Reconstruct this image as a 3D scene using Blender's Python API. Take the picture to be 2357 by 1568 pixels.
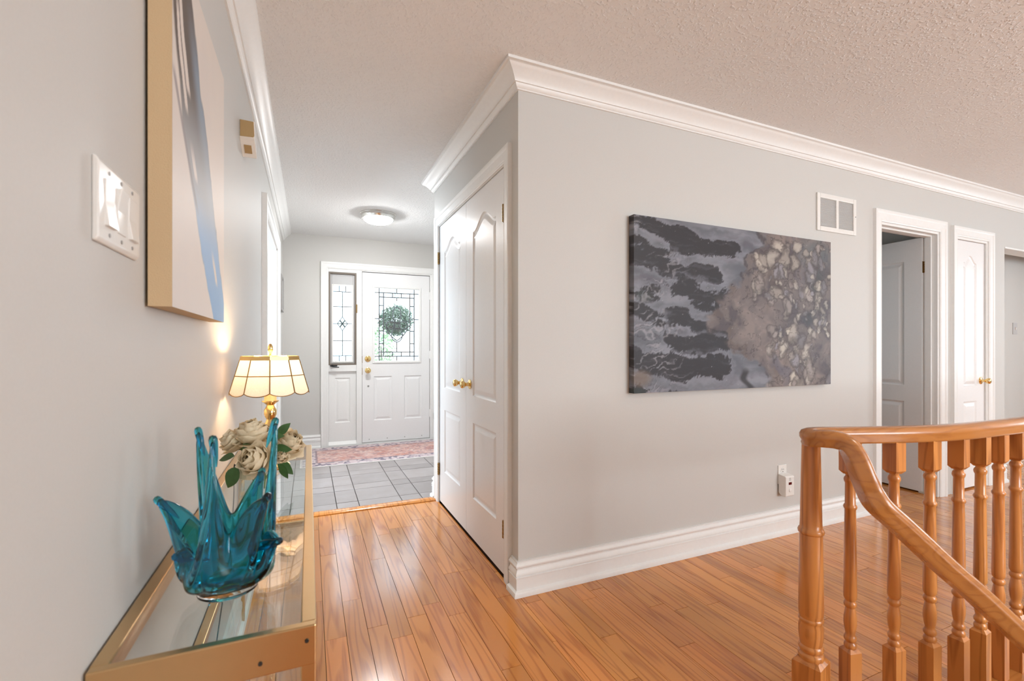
import bpy, bmesh, math, random
import numpy as np
from mathutils import Vector, Matrix
from mathutils.geometry import tessellate_polygon
random.seed(7)
for o in list(bpy.data.objects): bpy.data.objects.remove(o)
SC = bpy.context.scene
COL = SC.collection
PI = math.pi
# ------------------------------------------------------------------ camera, world, lights, exposure
F_PX, V0, CAM_H, YAW = 1068.9, 802.2, 1.1416, math.radians(23.612)
cd = bpy.data.cameras.new('camera'); cam = bpy.data.objects.new('camera', cd); COL.objects.link(cam)
cd.sensor_width = 36; cd.lens = 36 * F_PX / 2357; cd.shift_y = (V0 - 784) / 2357
cd.clip_start = .02
cam.location = (0, 0, CAM_H); cam.rotation_euler = (PI/2, 0, -YAW)
cd.dof.use_dof = True; cd.dof.focus_distance = 2.6; cd.dof.aperture_fstop = 5.0
SC.camera = cam
SC.view_settings.view_transform = 'Standard'; SC.view_settings.look = 'None'
SC.view_settings.gamma = 1; SC.view_settings.use_curve_mapping = False
SC.view_settings.exposure = 0.9
wd = bpy.data.worlds.new('world'); SC.world = wd; wd.use_nodes = True
bgn = wd.node_tree.nodes['Background']; bgn.inputs[0].default_value = (.72, .87, 1.0, 1); bgn.inputs[1].default_value = 2.7

def area(name, loc, rot, sx, sy, power, color):
    d = bpy.data.lights.new(name, 'AREA'); d.shape = 'RECTANGLE'; d.size = sx; d.size_y = sy
    d.energy = power; d.color = color
    o = bpy.data.objects.new(name, d); COL.objects.link(o); o.location = loc; o.rotation_euler = rot
    return o
area('window_back_offscreen', (3.2, -3.18, 1.45), (PI/2, 0, 0), 2.5, 1.4, 62, (.96, .98, 1))
area('window_right_offscreen', (7.58, -.2, 1.45), (PI/2, 0, PI/2), 2.1, 1.3, 10, (.93, .97, 1))
area('window_left_offscreen', (-2.48, 4.1, 1.35), (PI/2, 0, -PI/2), 2.1, 1.3, 55, (.80, .90, 1))

# ------------------------------------------------------------------ helpers
WORLD = {}
def link(o, parent=None, loc=(0, 0, 0)):
    COL.objects.link(o); loc = Vector(loc); WORLD[o.name] = loc
    if parent is not None:
        o.parent = parent; o.location = loc - WORLD[parent.name]
    else:
        o.location = loc
    return o
def tag(o, label=None, cat=None, group=None, kind=None):
    if label: o['label'] = label
    if cat: o['category'] = cat
    if group: o['group'] = group
    if kind: o['kind'] = kind
    return o
def thing(name, label, cat, loc, group=None):
    return tag(link(bpy.data.objects.new(name, None), None, loc), label, cat, group)

class G:
    def __init__(s): s.v = []; s.f = []
    def add(s, vs, fs):
        n = len(s.v); s.v += [tuple(p) for p in vs]; s.f += [tuple(i + n for i in q) for q in fs]; return s
    def box(s, x0, x1, y0, y1, z0, z1):
        return s.add([(x0,y0,z0),(x1,y0,z0),(x1,y1,z0),(x0,y1,z0),(x0,y0,z1),(x1,y0,z1),(x1,y1,z1),(x0,y1,z1)],
                     [(3,2,1,0),(4,5,6,7),(0,1,5,4),(1,2,6,5),(2,3,7,6),(3,0,4,7)])
    def prism(s, pts, axis, a0, a1):
        """pts 2D polygon in the plane normal to axis, extruded a0..a1"""
        def P(p, a): return (a, p[0], p[1]) if axis == 'x' else (p[0], a, p[1]) if axis == 'y' else (p[0], p[1], a)
        n = len(pts); vs = [P(p, a0) for p in pts] + [P(p, a1) for p in pts]
        fs = [tuple(range(n)), tuple(range(2*n-1, n-1, -1))] + [(i, (i+1) % n, n + (i+1) % n, n + i) for i in range(n)]
        return s.add(vs, fs)
    def lathe(s, prof, org=(0,0,0), axis=(0,0,1), n=28, cap=True):
        ax = Vector(axis).normalized(); a = ax.orthogonal().normalized(); b = ax.cross(a); org = Vector(org)
        vs = []
        for r, h in prof:
            for i in range(n):
                t = 2*PI*i/n; vs.append(org + ax*h + (a*math.cos(t) + b*math.sin(t))*max(r, 1e-5))
        fs = [(j*n+i, j*n+(i+1) % n, (j+1)*n+(i+1) % n, (j+1)*n+i) for j in range(len(prof)-1) for i in range(n)]
        if cap: fs += [tuple(range(n-1, -1, -1)), tuple(range((len(prof)-1)*n, len(prof)*n))]
        return s.add(vs, fs)
    def tube(s, pts, rad, n=8):
        pts = [Vector(p) for p in pts]; rs = rad if isinstance(rad, (list, tuple)) else [rad]*len(pts)
        t0 = (pts[1]-pts[0]).normalized(); a = t0.orthogonal().normalized(); vs = []
        for i, p in enumerate(pts):
            t = (pts[min(i+1, len(pts)-1)] - pts[max(i-1, 0)]).normalized()
            a = (a - t*a.dot(t)).normalized(); b = t.cross(a)
            for k in range(n):
                q = 2*PI*k/n; vs.append(p + (a*math.cos(q) + b*math.sin(q))*rs[i])
        m = len(pts)
        fs = [(j*n+i, j*n+(i+1) % n, (j+1)*n+(i+1) % n, (j+1)*n+i) for j in range(m-1) for i in range(n)]
        fs += [tuple(range(n-1, -1, -1)), tuple(range((m-1)*n, m*n))]
        return s.add(vs, fs)
    def moulding(s, prof, path, z0, side=1):
        """sweep an (outward, height) profile along a plan path with mitred corners; outward is left*side of travel"""
        path = [Vector(p) for p in path]; m = len(prof); vs = []
        for i, p in enumerate(path):
            d1 = (p - path[i-1]).normalized() if i else None
            d2 = (path[i+1] - p).normalized() if i < len(path)-1 else None
            d1 = d1 or d2; d2 = d2 or d1
            n1 = Vector((-d1.y, d1.x))*side; n2 = Vector((-d2.y, d2.x))*side
            mm = (n1 + n2); mm = mm / (mm.dot(n1))
            for o, h in prof: vs.append((p.x + mm.x*o, p.y + mm.y*o, z0 + h))
        fs = [(j*m+i, j*m+(i+1) % m, (j+1)*m+(i+1) % m, (j+1)*m+i) for j in range(len(path)-1) for i in range(m)]
        fs += [tuple(range(m)), tuple(range(len(path)*m-1, (len(path)-1)*m-1, -1))]
        return s.add(vs, fs)
    def obj(s, name, mat, parent=None, smooth=None, bevel=0, origin=None, cols=None):
        V = np.array(s.v, float); lo = V.min(0); hi = V.max(0)
        o3 = Vector(origin) if origin is not None else Vector(((lo[0]+hi[0])/2, (lo[1]+hi[1])/2, lo[2]))
        me = bpy.data.meshes.new(name); me.from_pydata([tuple(p) for p in (V - np.array(o3))], [], s.f)
        bm = bmesh.new(); bm.from_mesh(me); bmesh.ops.recalc_face_normals(bm, faces=bm.faces); bm.to_mesh(me); bm.free()
        if cols is not None:
            ca = me.color_attributes.new('Col', 'FLOAT_COLOR', 'POINT')
            ca.data.foreach_set('color', np.concatenate([cols, np.ones((len(cols), 1))], 1).astype(np.float32).ravel())
        if smooth is not None:
            me.polygons.foreach_set('use_smooth', [True]*len(me.polygons)); me.set_sharp_from_angle(angle=math.radians(smooth))
        me.materials.append(mat)
        o = link(bpy.data.objects.new(name, me), parent, o3)
        if bevel:
            b = o.modifiers.new('bevel', 'BEVEL'); b.width = bevel; b.segments = 2; b.limit_method = 'ANGLE'
        return o
def st(o, label=None):
    o['kind'] = 'structure'
    if label: o['label'] = label
    return o

# ------------------------------------------------------------------ materials
def srgb(r, g, b):
    f = lambda c: c/12.92 if c <= .04045 else ((c+.055)/1.055)**2.4
    return (f(r/255), f(g/255), f(b/255), 1)
class NT:
    def __init__(s, name):
        s.m = bpy.data.materials.new(name); s.m.use_nodes = True; s.t = s.m.node_tree
        s.b = s.t.nodes['Principled BSDF']; s.out = s.t.nodes['Material Output']
    def n(s, kind, **kw):
        x = s.t.nodes.new(kind)
        for k, v in kw.items():
            if k.startswith('i_'): x.inputs[int(k[2:]) if k[2:].isdigit() else k[2:]].default_value = v
            else: setattr(x, k, v)
        return x
    def l(s, a, b): s.t.links.new(a, b)
    def set(s, **kw):
        for k, v in kw.items(): s.b.inputs[k.replace('_', ' ')].default_value = v
        return s
def plain(name, col, rough=.5, metal=0., bump=0., bscale=60., spec=.5, var=0.):
    t = NT(name); t.set(Base_Color=col, Roughness=rough, Metallic=metal); t.b.inputs['Specular IOR Level'].default_value = spec
    geo = t.n('ShaderNodeNewGeometry'); nz = t.n('ShaderNodeTexNoise'); nz.inputs['Scale'].default_value = bscale
    nz.inputs['Detail'].default_value = 3; t.l(geo.outputs['Position'], nz.inputs['Vector'])
    if bump:
        bp = t.n('ShaderNodeBump'); bp.inputs['Strength'].default_value = bump; bp.inputs['Distance'].default_value = .004
        t.l(nz.outputs['Fac'], bp.inputs['Height']); t.l(bp.outputs['Normal'], t.b.inputs['Normal'])
    mx = t.n('ShaderNodeMix', data_type='RGBA'); v = var or .03
    mx.inputs[6].default_value = tuple(c*(1-v) for c in col[:3]) + (1,); mx.inputs[7].default_value = tuple(min(1, c*(1+v)) for c in col[:3]) + (1,)
    t.l(nz.outputs['Fac'], mx.inputs[0]); t.l(mx.outputs[2], t.b.inputs['Base Color'])
    return t.m
def oak(name, light, dark, rough=.2, axis=1, rand=.25, coat=.3, obj=False, hue=.004):
    """oak with stretched growth rings; grain runs along world axis (0,1,2)"""
    t = NT(name); t.set(Roughness=rough); t.b.inputs['Coat Weight'].default_value = coat; t.b.inputs['Coat Roughness'].default_value = .12
    geo = t.n('ShaderNodeNewGeometry'); oi = t.n('ShaderNodeObjectInfo')
    tc = t.n('ShaderNodeTexCoord')
    off = t.n('ShaderNodeVectorMath', operation='SCALE'); off.inputs[0].default_value = (37, 91, 53); t.l(oi.outputs['Random'], off.inputs['Scale'])
    ad = t.n('ShaderNodeVectorMath', operation='ADD'); t.l(tc.outputs['Object'] if obj else geo.outputs['Position'], ad.inputs[0]); t.l(off.outputs[0], ad.inputs[1])
    def mapped(across, along):
        mp = t.n('ShaderNodeMapping'); sc = [across]*3; sc[axis] = along; mp.inputs['Scale'].default_value = sc
        t.l(ad.outputs[0], mp.inputs[0]); return mp.outputs[0]
    n1 = t.n('ShaderNodeTexNoise'); n1.inputs['Scale'].default_value = 1; n1.inputs['Detail'].default_value = 2; t.l(mapped(9, .6), n1.inputs[0])
    mu = t.n('ShaderNodeMath', operation='MULTIPLY'); mu.inputs[1].default_value = 72; t.l(n1.outputs['Fac'], mu.inputs[0])
    si = t.n('ShaderNodeMath', operation='SINE'); t.l(mu.outputs[0], si.inputs[0])
    pw = t.n('ShaderNodeMapRange'); pw.inputs[1].default_value = .1; pw.inputs[2].default_value = 1; t.l(si.outputs[0], pw.inputs[0])
    n2 = t.n('ShaderNodeTexNoise'); n2.inputs['Scale'].default_value = 1; n2.inputs['Detail'].default_value = 4; t.l(mapped(160, 5), n2.inputs[0])
    m2 = t.n('ShaderNodeMath', operation='MULTIPLY'); t.l(pw.outputs[0], m2.inputs[0]); t.l(n2.outputs['Fac'], m2.inputs[1])
    mr = t.n('ShaderNodeMapRange'); mr.inputs[1].default_value = .0; mr.inputs[2].default_value = .8; t.l(m2.outputs[0], mr.inputs[0])
    c1 = t.n('ShaderNodeMix', data_type='RGBA'); c1.inputs[6].default_value = light; c1.inputs[7].default_value = dark; t.l(mr.outputs[0], c1.inputs[0])
    hs = t.n('ShaderNodeHueSaturation'); t.l(c1.outputs[2], hs.inputs['Color'])
    rv = t.n('ShaderNodeMapRange'); rv.inputs[3].default_value = 1-rand; rv.inputs[4].default_value = 1+rand; t.l(oi.outputs['Random'], rv.inputs[0]); t.l(rv.outputs[0], hs.inputs['Value'])
    wn = t.n('ShaderNodeTexWhiteNoise', noise_dimensions='1D'); t.l(oi.outputs['Random'], wn.inputs['W'])
    hr = t.n('ShaderNodeMapRange'); hr.inputs[3].default_value = .5-hue; hr.inputs[4].default_value = .5+hue*.6; t.l(wn.outputs['Value'], hr.inputs[0]); t.l(hr.outputs[0], hs.inputs['Hue'])
    t.l(hs.outputs[0], t.b.inputs['Base Color'])
    bp = t.n('ShaderNodeBump'); bp.inputs['Strength'].default_value = .08; bp.inputs['Distance'].default_value = .001
    t.l(n2.outputs['Fac'], bp.inputs['Height']); t.l(bp.outputs[0], t.b.inputs['Normal'])
    return t.m
def thin_glass(name, tint=(.96, .98, .98, 1), rough=0., base=.04):
    t = NT(name); t.t.nodes.remove(t.b)
    tr = t.n('ShaderNodeBsdfTransparent'); tr.inputs[0].default_value = tint
    gl = t.n('ShaderNodeBsdfGlossy'); gl.inputs['Roughness'].default_value = rough
    fr = t.n('ShaderNodeFresnel'); ge = t.n('ShaderNodeNewGeometry'); io = t.n('ShaderNodeMapRange'); io.inputs[3].default_value = 1.45; io.inputs[4].default_value = 1/1.45; t.l(ge.outputs['Backfacing'], io.inputs[0]); t.l(io.outputs[0], fr.inputs[0])
    mx = t.n('ShaderNodeMixShader'); t.l(fr.outputs[0], mx.inputs[0]); t.l(tr.outputs[0], mx.inputs[1]); t.l(gl.outputs[0], mx.inputs[2]); t.l(mx.outputs[0], t.out.inputs[0])
    return t.m
def solid_glass(name, col, rough=0.0, ior=1.45):
    t = NT(name); t.set(Base_Color=col, Roughness=rough, IOR=ior); t.b.inputs['Transmission Weight'].default_value = 1; return t.m
def colattr(name, rough=.45, bump=.2, coat=0.):
    t = NT(name); t.set(Roughness=rough); t.b.inputs['Coat Weight'].default_value = coat
    a = t.n('ShaderNodeVertexColor'); a.layer_name = 'Col'; t.l(a.outputs[0], t.b.inputs['Base Color'])
    nz = t.n('ShaderNodeTexNoise'); nz.inputs['Scale'].default_value = 180; bp = t.n('ShaderNodeBump'); bp.inputs['Strength'].default_value = bump; bp.inputs['Distance'].default_value = .002
    t.l(nz.outputs['Fac'], bp.inputs['Height']); t.l(bp.outputs[0], t.b.inputs['Normal']); return t.m
def emis(name, col, strength):
    t = NT(name); t.set(Base_Color=(.9, .9, .88, 1)); t.b.inputs['Emission Color'].default_value = col; t.b.inputs['Emission Strength'].default_value = strength; return t.m
def translucent(name, col, mix=.5, rough=.4):
    t = NT(name); t.set(Base_Color=col, Roughness=rough)
    tl = t.n('ShaderNodeBsdfTranslucent'); tl.inputs[0].default_value = col; mx = t.n('ShaderNodeMixShader'); mx.inputs[0].default_value = mix
    nz = t.n('ShaderNodeTexNoise'); nz.inputs['Scale'].default_value = 22; nz.inputs['Detail'].default_value = 3
    cm = t.n('ShaderNodeMix', data_type='RGBA'); cm.inputs[6].default_value = col; cm.inputs[7].default_value = (col[0]*.82, col[1]*.74, col[2]*.68, 1); t.l(nz.outputs['Fac'], cm.inputs[0])
    t.l(cm.outputs[2], t.b.inputs['Base Color']); t.l(cm.outputs[2], tl.inputs[0])
    t.l(t.b.outputs[0], mx.inputs[1]); t.l(tl.outputs[0], mx.inputs[2]); t.l(mx.outputs[0], t.out.inputs[0]); return t.m

def ceiling_mat():
    t = NT('stippled_ceiling'); t.set(Base_Color=(.84, .84, .83, 1), Roughness=.9)
    geo = t.n('ShaderNodeNewGeometry'); vo = t.n('ShaderNodeTexNoise'); vo.inputs['Scale'].default_value = 75; vo.inputs['Detail'].default_value = 3; t.l(geo.outputs['Position'], vo.inputs[0])
    mr = t.n('ShaderNodeMapRange'); mr.inputs[1].default_value = .5; mr.inputs[2].default_value = .68; t.l(vo.outputs['Fac'], mr.inputs[0])
    bp = t.n('ShaderNodeBump'); bp.inputs['Strength'].default_value = .55; bp.inputs['Distance'].default_value = .005; t.l(mr.outputs[0], bp.inputs['Height']); t.l(bp.outputs[0], t.b.inputs['Normal'])
    return t.m
def tile_mat():
    t = NT('glazed_floor_tile'); t.set(Roughness=.16); oi = t.n('ShaderNodeObjectInfo')
    geo = t.n('ShaderNodeNewGeometry'); nz = t.n('ShaderNodeTexNoise'); nz.inputs['Scale'].default_value = 6; nz.inputs['Detail'].default_value = 5; t.l(geo.outputs['Position'], nz.inputs[0])
    c = t.n('ShaderNodeMix', data_type='RGBA'); c.inputs[6].default_value = (.29, .255, .245, 1); c.inputs[7].default_value = (.39, .36, .355, 1); t.l(nz.outputs['Fac'], c.inputs[0])
    hs = t.n('ShaderNodeHueSaturation'); rv = t.n('ShaderNodeMapRange'); rv.inputs[3].default_value = .88; rv.inputs[4].default_value = 1.12
    t.l(oi.outputs['Random'], rv.inputs[0]); t.l(rv.outputs[0], hs.inputs['Value']); t.l(c.outputs[2], hs.inputs['Color']); t.l(hs.outputs[0], t.b.inputs['Base Color'])
    bp = t.n('ShaderNodeBump'); bp.inputs['Strength'].default_value = .05; t.l(nz.outputs['Fac'], bp.inputs['Height']); t.l(bp.outputs[0], t.b.inputs['Normal'])
    return t.m
M = dict(
    wall=plain('wall_paint', (.615, .605, .58, 1), .55, bump=.03, bscale=220, spec=.25),
    ceil=ceiling_mat(),
    trim=plain('trim_paint', (.84, .84, .825, 1), .4, spec=.4),
    door=plain('door_paint', (.84, .84, .84, 1), .3, bump=.05, bscale=90),
    plank=oak('oak_floor', srgb(214, 141, 68), srgb(174, 101, 41), .17, 1, .16, .35),
    slab=plain('subfloor_wood', srgb(70, 42, 22), .7),
    rail=oak('oak_rail', srgb(206, 136, 70), srgb(160, 94, 42), .3, 2, .06, .3, obj=True, hue=.003),
    railh=oak('oak_handrail', srgb(184, 119, 60), srgb(164, 102, 50), .27, 0, .04, .3),
    tile=tile_mat(), grout=plain('dark_grout', (.10, .085, .08, 1), .9),
    brass=plain('polished_brass', (.83, .60, .26, 1), .16, 1.),
    antique=plain('antique_brass', (.34, .23, .10, 1), .35, 1.),
    frame=plain('satin_gold_metal', (.60, .40, .20, 1), .33, 1.),
    chrome=plain('brushed_nickel', (.72, .71, .69, 1), .22, 1.),
    black=plain('black_plastic', (.015, .015, .015, 1), .4),
    white_p=plain('white_plastic', (.82, .81, .78, 1), .22),
    grey_p=plain('grey_enamel', (.32, .31, .30, 1), .4),
    taupe=plain('taupe_frame', (.19, .155, .125, 1), .5),
    lgrey=plain('light_grey_vinyl', (.52, .52, .52, 1), .4),
    lead=plain('lead_came', (.10, .10, .10, 1), .5, .3),
    glass=thin_glass('clear_pane'), bevelglass=thin_glass('bevelled_pane', (.86, .93, .93, 1), .08),
    tabletop=thin_glass('table_glass', (.93, .96, .95, 1)),
    vglass=solid_glass('clear_solid_glass', (.98, 1, .99, 1)),
    teal=solid_glass('turquoise_glass', (.05, .49, .66, 1), 0, 1.46),
    capiz=translucent('capiz_shell', (.90, .83, .79, 1), .22),
    cream=translucent('cream_sleeve', (.85, .68, .42, 1), .3),
    petal=translucent('cream_petal', (.98, .90, .68, 1), .3, .6),
    leaf=plain('rose_leaf', (.045, .12, .03, 1), .45, var=.4), stem=plain('green_stem', (.12, .20, .06, 1), .5),
    canvas=plain('raw_canvas_edge', srgb(205, 178, 140), .8, bump=.2, bscale=400),
    paint=colattr('poured_paint', .5, .12, .0), paint2=colattr('flowing_paint', .55, .1, .0), rugm=colattr('rug_pile', .95, .8),
    beige_p=plain('yellowed_plastic', srgb(170, 142, 98), .4),
    red=plain('dark_red_display', (.10, .004, .008, 1), .15),
    dome=emis('lit_diffuser', (.97, .97, .97, 1), 84.0),
    dome2=emis('lit_diffuser_bright', (1, .92, .82, 1), 38.0),
    bulb=emis('lamp_bulb', (1, .80, .55, 1), 4.0),
    foliage2=plain('grey_green_leaf', (.17, .21, .15, 1), .7, var=.4),
    foliage=plain('outdoor_leaf', (.30, .40, .22, 1), .6, var=.4), concrete=plain('porch_concrete', (.55, .54, .52, 1), .9),
)
# ------------------------------------------------------------------ main dimensions (metres)
XL, XC, YM, YD, YE, ZC = -.268, .887, 1.958, 5.753, 3.52, 2.4356
T = .12
YTILE = 3.504
# ------------------------------------------------------------------ floor
WX0, WX1, WY0, WY1 = 1.52, 4.4, -.32, .735      # stairwell opening
g = G(); z0, z1 = -.10, -.012
g.box(-2.6, WX0, -3.3, YTILE, z0, z1); g.box(WX0, WX1, -3.3, WY0, z0, z1); g.box(WX0, WX1, WY1, YTILE, z0, z1); g.box(WX1, 7.7, -3.3, YTILE, z0, z1)
floor = st(g.obj('floor', M['slab'], origin=(0, 0, 0)), 'oak strip floor of the hall')
ub = G().box(-.5, .5, -.5, .5, -.012, 0); ubo = ub.obj('plank', M['plank'], floor, origin=(0, 0, 0)); PME = ubo.data
bpy.data.objects.remove(ubo); WORLD.pop('plank', None)
def plank(x0, x1, y0, y1, gap=.0018):
    o = bpy.data.objects.new('plank', PME); COL.objects.link(o); o.parent = floor
    o.location = ((x0+x1)/2, (y0+y1)/2, random.uniform(-.0004, .0003)); o.scale = (x1-x0-gap, y1-y0-gap, 1)
PW = .081
def strip(x0, x1, ya, yb, lmin, lmax):
    y = yb - random.uniform(.1, lmax*.8)
    cuts = [yb]
    while y > ya + .12: cuts.append(y); y -= random.uniform(lmin, lmax)
    cuts.append(ya)
    for a, b in zip(cuts[1:], cuts[:-1]): plank(x0, x1, a, b)
x = XL
while x < 6.9:
    x1 = min(x+PW, XC if x < XC-.02 and x+PW > XC-.02 else x+PW)
    yb = 3.415 if x1 <= XC+.001 else (YM+.02 if x < 3.66 or x > 5.4 else YM+.10)
    ya = .78 if x > WX0-.06 and x < WX1+.09 else (.5 if x < 1.5 else .2)
    if x1 <= XC+.001: strip(x, x1, ya, yb, .55, 1.15)
    else: strip(x, x1, ya, yb, .6, 1.3)
    x = x1
# boards hidden behind the camera and in the next rooms: one continuous field
g = G()
def field(xa, xb, ya, yb):
    xx = xa
    while xx < xb-1e-4:
        xe = min(xx+PW, xb); g.box(xx+.0006, xe-.0006, ya, yb, -.012, 0); xx = xe
field(XL, 1.5, -3.2, .499); field(1.5, 7.6, -3.2, WY0); field(WX1, 7.6, WY0, .199); field(x, 7.6, .2, YM+.02); field(WX1+.0, WX1+.17, .2, .779); field(3.3, 5.3, YM+.10, 3.4); field(5.47, 7.6, YM+.02, 2.3); field(-2.5, XL, 2.6, 3.4)
tag(g.obj('plank_field', M['plank'], floor), kind='stuff')
g = G(); g.prism([(3.418, -.01), (3.418, .004), (3.43, .012), (3.485, .012), (3.504, .004), (3.504, -.01)], 'x', XL, XC+.3)
st(g.obj('trim_1', M['plank'], smooth=40), 'oak threshold strip between wood floor and foyer tiles')
# foyer tiles
g = G().box(-2.6, 2.1, YTILE, YD+.2, -.10, -.005)
tf = st(g.obj('floor_tile', M['grout'], origin=(0, 0, 0)), 'glazed tile floor of the foyer')
tb = G().box(-.5, .5, -.5, .5, -.006, 0); to = tb.obj('tile', M['tile'], tf, origin=(0, 0, 0)); TME = to.data; bpy.data.objects.remove(to); WORLD.pop('tile', None)
xs = [.184]
for k in range(10): xs.append(xs[-1] + (.1525 if k % 2 == 0 else .305))
lft = [.184]
for k in range(5): lft.append(lft[-1] - (.305 if k % 2 == 0 else .1525))
xs = sorted(set([round(q, 4) for q in lft[1:]] + [round(q, 4) for q in xs])); xs = [q for q in xs if q < 1.9] + [1.9]
ys = [YTILE, 3.648]
for k in range(11): ys.append(ys[-1] + (.305 if k % 2 == 0 else .1525))
ys = [q for q in ys if q < YD] + [YD+.02]
for a, b in zip(xs[:-1], xs[1:]):
    for c, d in zip(ys[:-1], ys[1:]):
        o = bpy.data.objects.new('tile', TME); COL.objects.link(o); o.parent = tf; o.location = ((a+b)/2, (c+d)/2, random.uniform(-.0006, .0006)); o.scale = (b-a-.006, d-c-.006, 1)
# ------------------------------------------------------------------ ceiling and walls
st(G().box(-2.6, 7.8, -3.4, YD+.2, ZC, ZC+.1).obj('ceiling', M['ceil']), 'white stippled ceiling')
LO0, LO1, LOZ = 3.36, 4.65, 2.03
g = G(); g.box(XL-T, XL, -3.3, LO0, 0, ZC); g.box(XL-T, XL, LO1, YD+.12, 0, ZC); g.box(XL-T, XL, LO0, LO1, LOZ, ZC)
st(g.obj('wall_left', M['wall']), 'warm white left hall wall')
g = G(); g.box(-2.6, -2.5, 2.5, 3.0, 0, ZC); g.box(-2.6, -2.5, 5.2, YD+.1, 0, ZC); g.box(-2.6, -2.5, 3.0, 5.2, 0, .65); g.box(-2.6, -2.5, 3.0, 5.2, 2.05, ZC); g.box(-2.5, XL-T, 2.4, 2.5, 0, ZC); g.box(-2.5, XL-T, YD, YD+.1, 0, ZC)
st(g.obj('wall_side_room', M['wall']), 'walls of the room beside the foyer')
CD0, CD1, CDZ = 2.115, 3.375, 2.05
g = G(); g.box(XC, XC+T, YM, CD0, 0, ZC); g.box(XC, XC+T, CD1, YE, 0, ZC); g.box(XC, XC+T, CD0, CD1, CDZ, ZC)
g.box(XC+T, 2.0, YE-T, YE, 0, ZC); g.box(XC+T+.55, XC+T+.6, YM+T, YE-T, 0, ZC)
st(g.obj('wall_closet', M['wall']), 'white wall around the closet doors')
D1a, D1b, D1z = 3.684, 4.437, 2.035; D2a, D2b, D2z = 4.692, 5.172, 2.03; OP0, OPZ = 5.466, 2.012
g = G(); g.box(XC+T, D1a, YM, YM+T, 0, ZC); g.box(D1b, D2a, YM, YM+T, 0, ZC); g.box(D2b, OP0, YM, YM+T, 0, ZC)
g.box(D1a, D1b, YM, YM+T, D1z, ZC); g.box(D2a, D2b, YM, YM+T, D2z, ZC); g.box(OP0, 7.7, YM, YM+T, OPZ, ZC)
st(g.obj('wall_main', M['wall']), 'long off-white wall with the large abstract canvas')
st(G().box(OP0, 7.7, 2.27, 2.37, 0, ZC).obj('wall_recess', M['wall']), 'bright wall inside the opening beyond the narrow door')
g = G(); g.box(D2b+.06, OP0, YM+T, 2.37, 0, ZC); g.box(D2a-.05, D2b+.05, YM+.5, YM+.55, 0, ZC); g.box(D2a-.15, D2a-.05, YM+T, 3.6, 0, ZC); g.box(3.2, D2a-.05, 3.6, 3.7, 0, ZC); g.box(3.1, 3.2, YM+T, 2.4, 0, ZC); g.box(3.1, 3.2, 3.4, 3.7, 0, ZC); g.box(3.1, 3.2, 2.4, 3.4, 0, .8); g.box(3.1, 3.2, 2.4, 3.4, 2.0, ZC)
st(g.obj('wall_bedroom', M['wall']), 'walls of the dim bedroom behind the open door')
g = G(); g.box(XL-T, .195, YD, YD+T, 0, ZC); g.box(1.42, 2.1, YD, YD+T, 0, ZC); g.box(.195, 1.42, YD, YD+T, 2.075, ZC)
st(g.obj('wall_front', M['wall']), 'foyer wall holding the front door')
st(G().box(1.9, 2.0, YE, YD, 0, ZC).obj('wall_foyer_right', M['wall']), 'right foyer wall hidden past the closet')
g = G(); g.box(7.6, 7.7, -3.3, -1.3, 0, ZC); g.box(7.6, 7.7, .9, 2.4, 0, ZC); g.box(7.6, 7.7, -1.3, .9, 0, .75); g.box(7.6, 7.7, -1.3, .9, 2.15, ZC)
st(g.obj('wall_right', M['wall']), 'end wall with a window')
g = G(); g.box(XL-T, 1.9, -3.3, -3.2, 0, ZC); g.box(4.5, 7.7, -3.3, -3.2, 0, ZC); g.box(1.9, 4.5, -3.3, -3.2, 0, .7); g.box(1.9, 4.5, -3.3, -3.2, 2.2, ZC)
st(g.obj('wall_back', M['wall']), 'rear wall with a wide window')
def frame_y(g, x0, x1, z0_, z1_, y0, y1, w):
    g.box(x0, x0+w, y0, y1, z0_, z1_); g.box(x1-w, x1, y0, y1, z0_, z1_); g.box(x0+w, x1-w, y0, y1, z0_, z0_+w); g.box(x0+w, x1-w, y0, y1, z1_-w, z1_)
w2 = st(link(bpy.data.objects.new('window_2', None), None, (3.2, -3.25, .7)), 'wide window in the rear wall')
g = G(); frame_y(g, 1.9, 4.5, .7, 2.2, -3.28, -3.2, .05); g.box(3.17, 3.23, -3.28, -3.2, .75, 2.15); g.obj('window_frame', M['trim'], w2)
G().box(1.95, 4.45, -3.25, -3.245, .75, 2.15).obj('pane', M['glass'], w2)
w3 = st(link(bpy.data.objects.new('window_3', None), None, (7.65, -.2, .75)), 'window in the end wall')
g = G(); g.box(7.6, 7.68, -1.3, -1.25, .75, 2.15); g.box(7.6, 7.68, .85, .9, .75, 2.15); g.box(7.6, 7.68, -1.25, .85, .75, .8); g.box(7.6, 7.68, -1.25, .85, 2.1, 2.15); g.obj('window_frame', M['trim'], w3)
G().box(7.64, 7.645, -1.25, .85, .8, 2.1).obj('pane', M['glass'], w3)
w4 = st(link(bpy.data.objects.new('window_4', None), None, (-2.55, 4.1, .65)), 'window of the room beside the foyer')
g = G(); g.box(-2.58, -2.5, 3.0, 3.05, .65, 2.05); g.box(-2.58, -2.5, 5.15, 5.2, .65, 2.05); g.box(-2.58, -2.5, 3.05, 5.15, .65, .7); g.box(-2.58, -2.5, 3.05, 5.15, 2.0, 2.05); g.obj('window_frame', M['trim'], w4)
G().box(-2.545, -2.54, 3.05, 5.15, .7, 2.0).obj('pane', M['glass'], w4)
w5 = st(link(bpy.data.objects.new('window_5_added', None), None, (3.15, 2.9, .8)), 'unseen window added to light the dim bedroom')  # unseen bedroom window, added only to let sky light in
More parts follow.
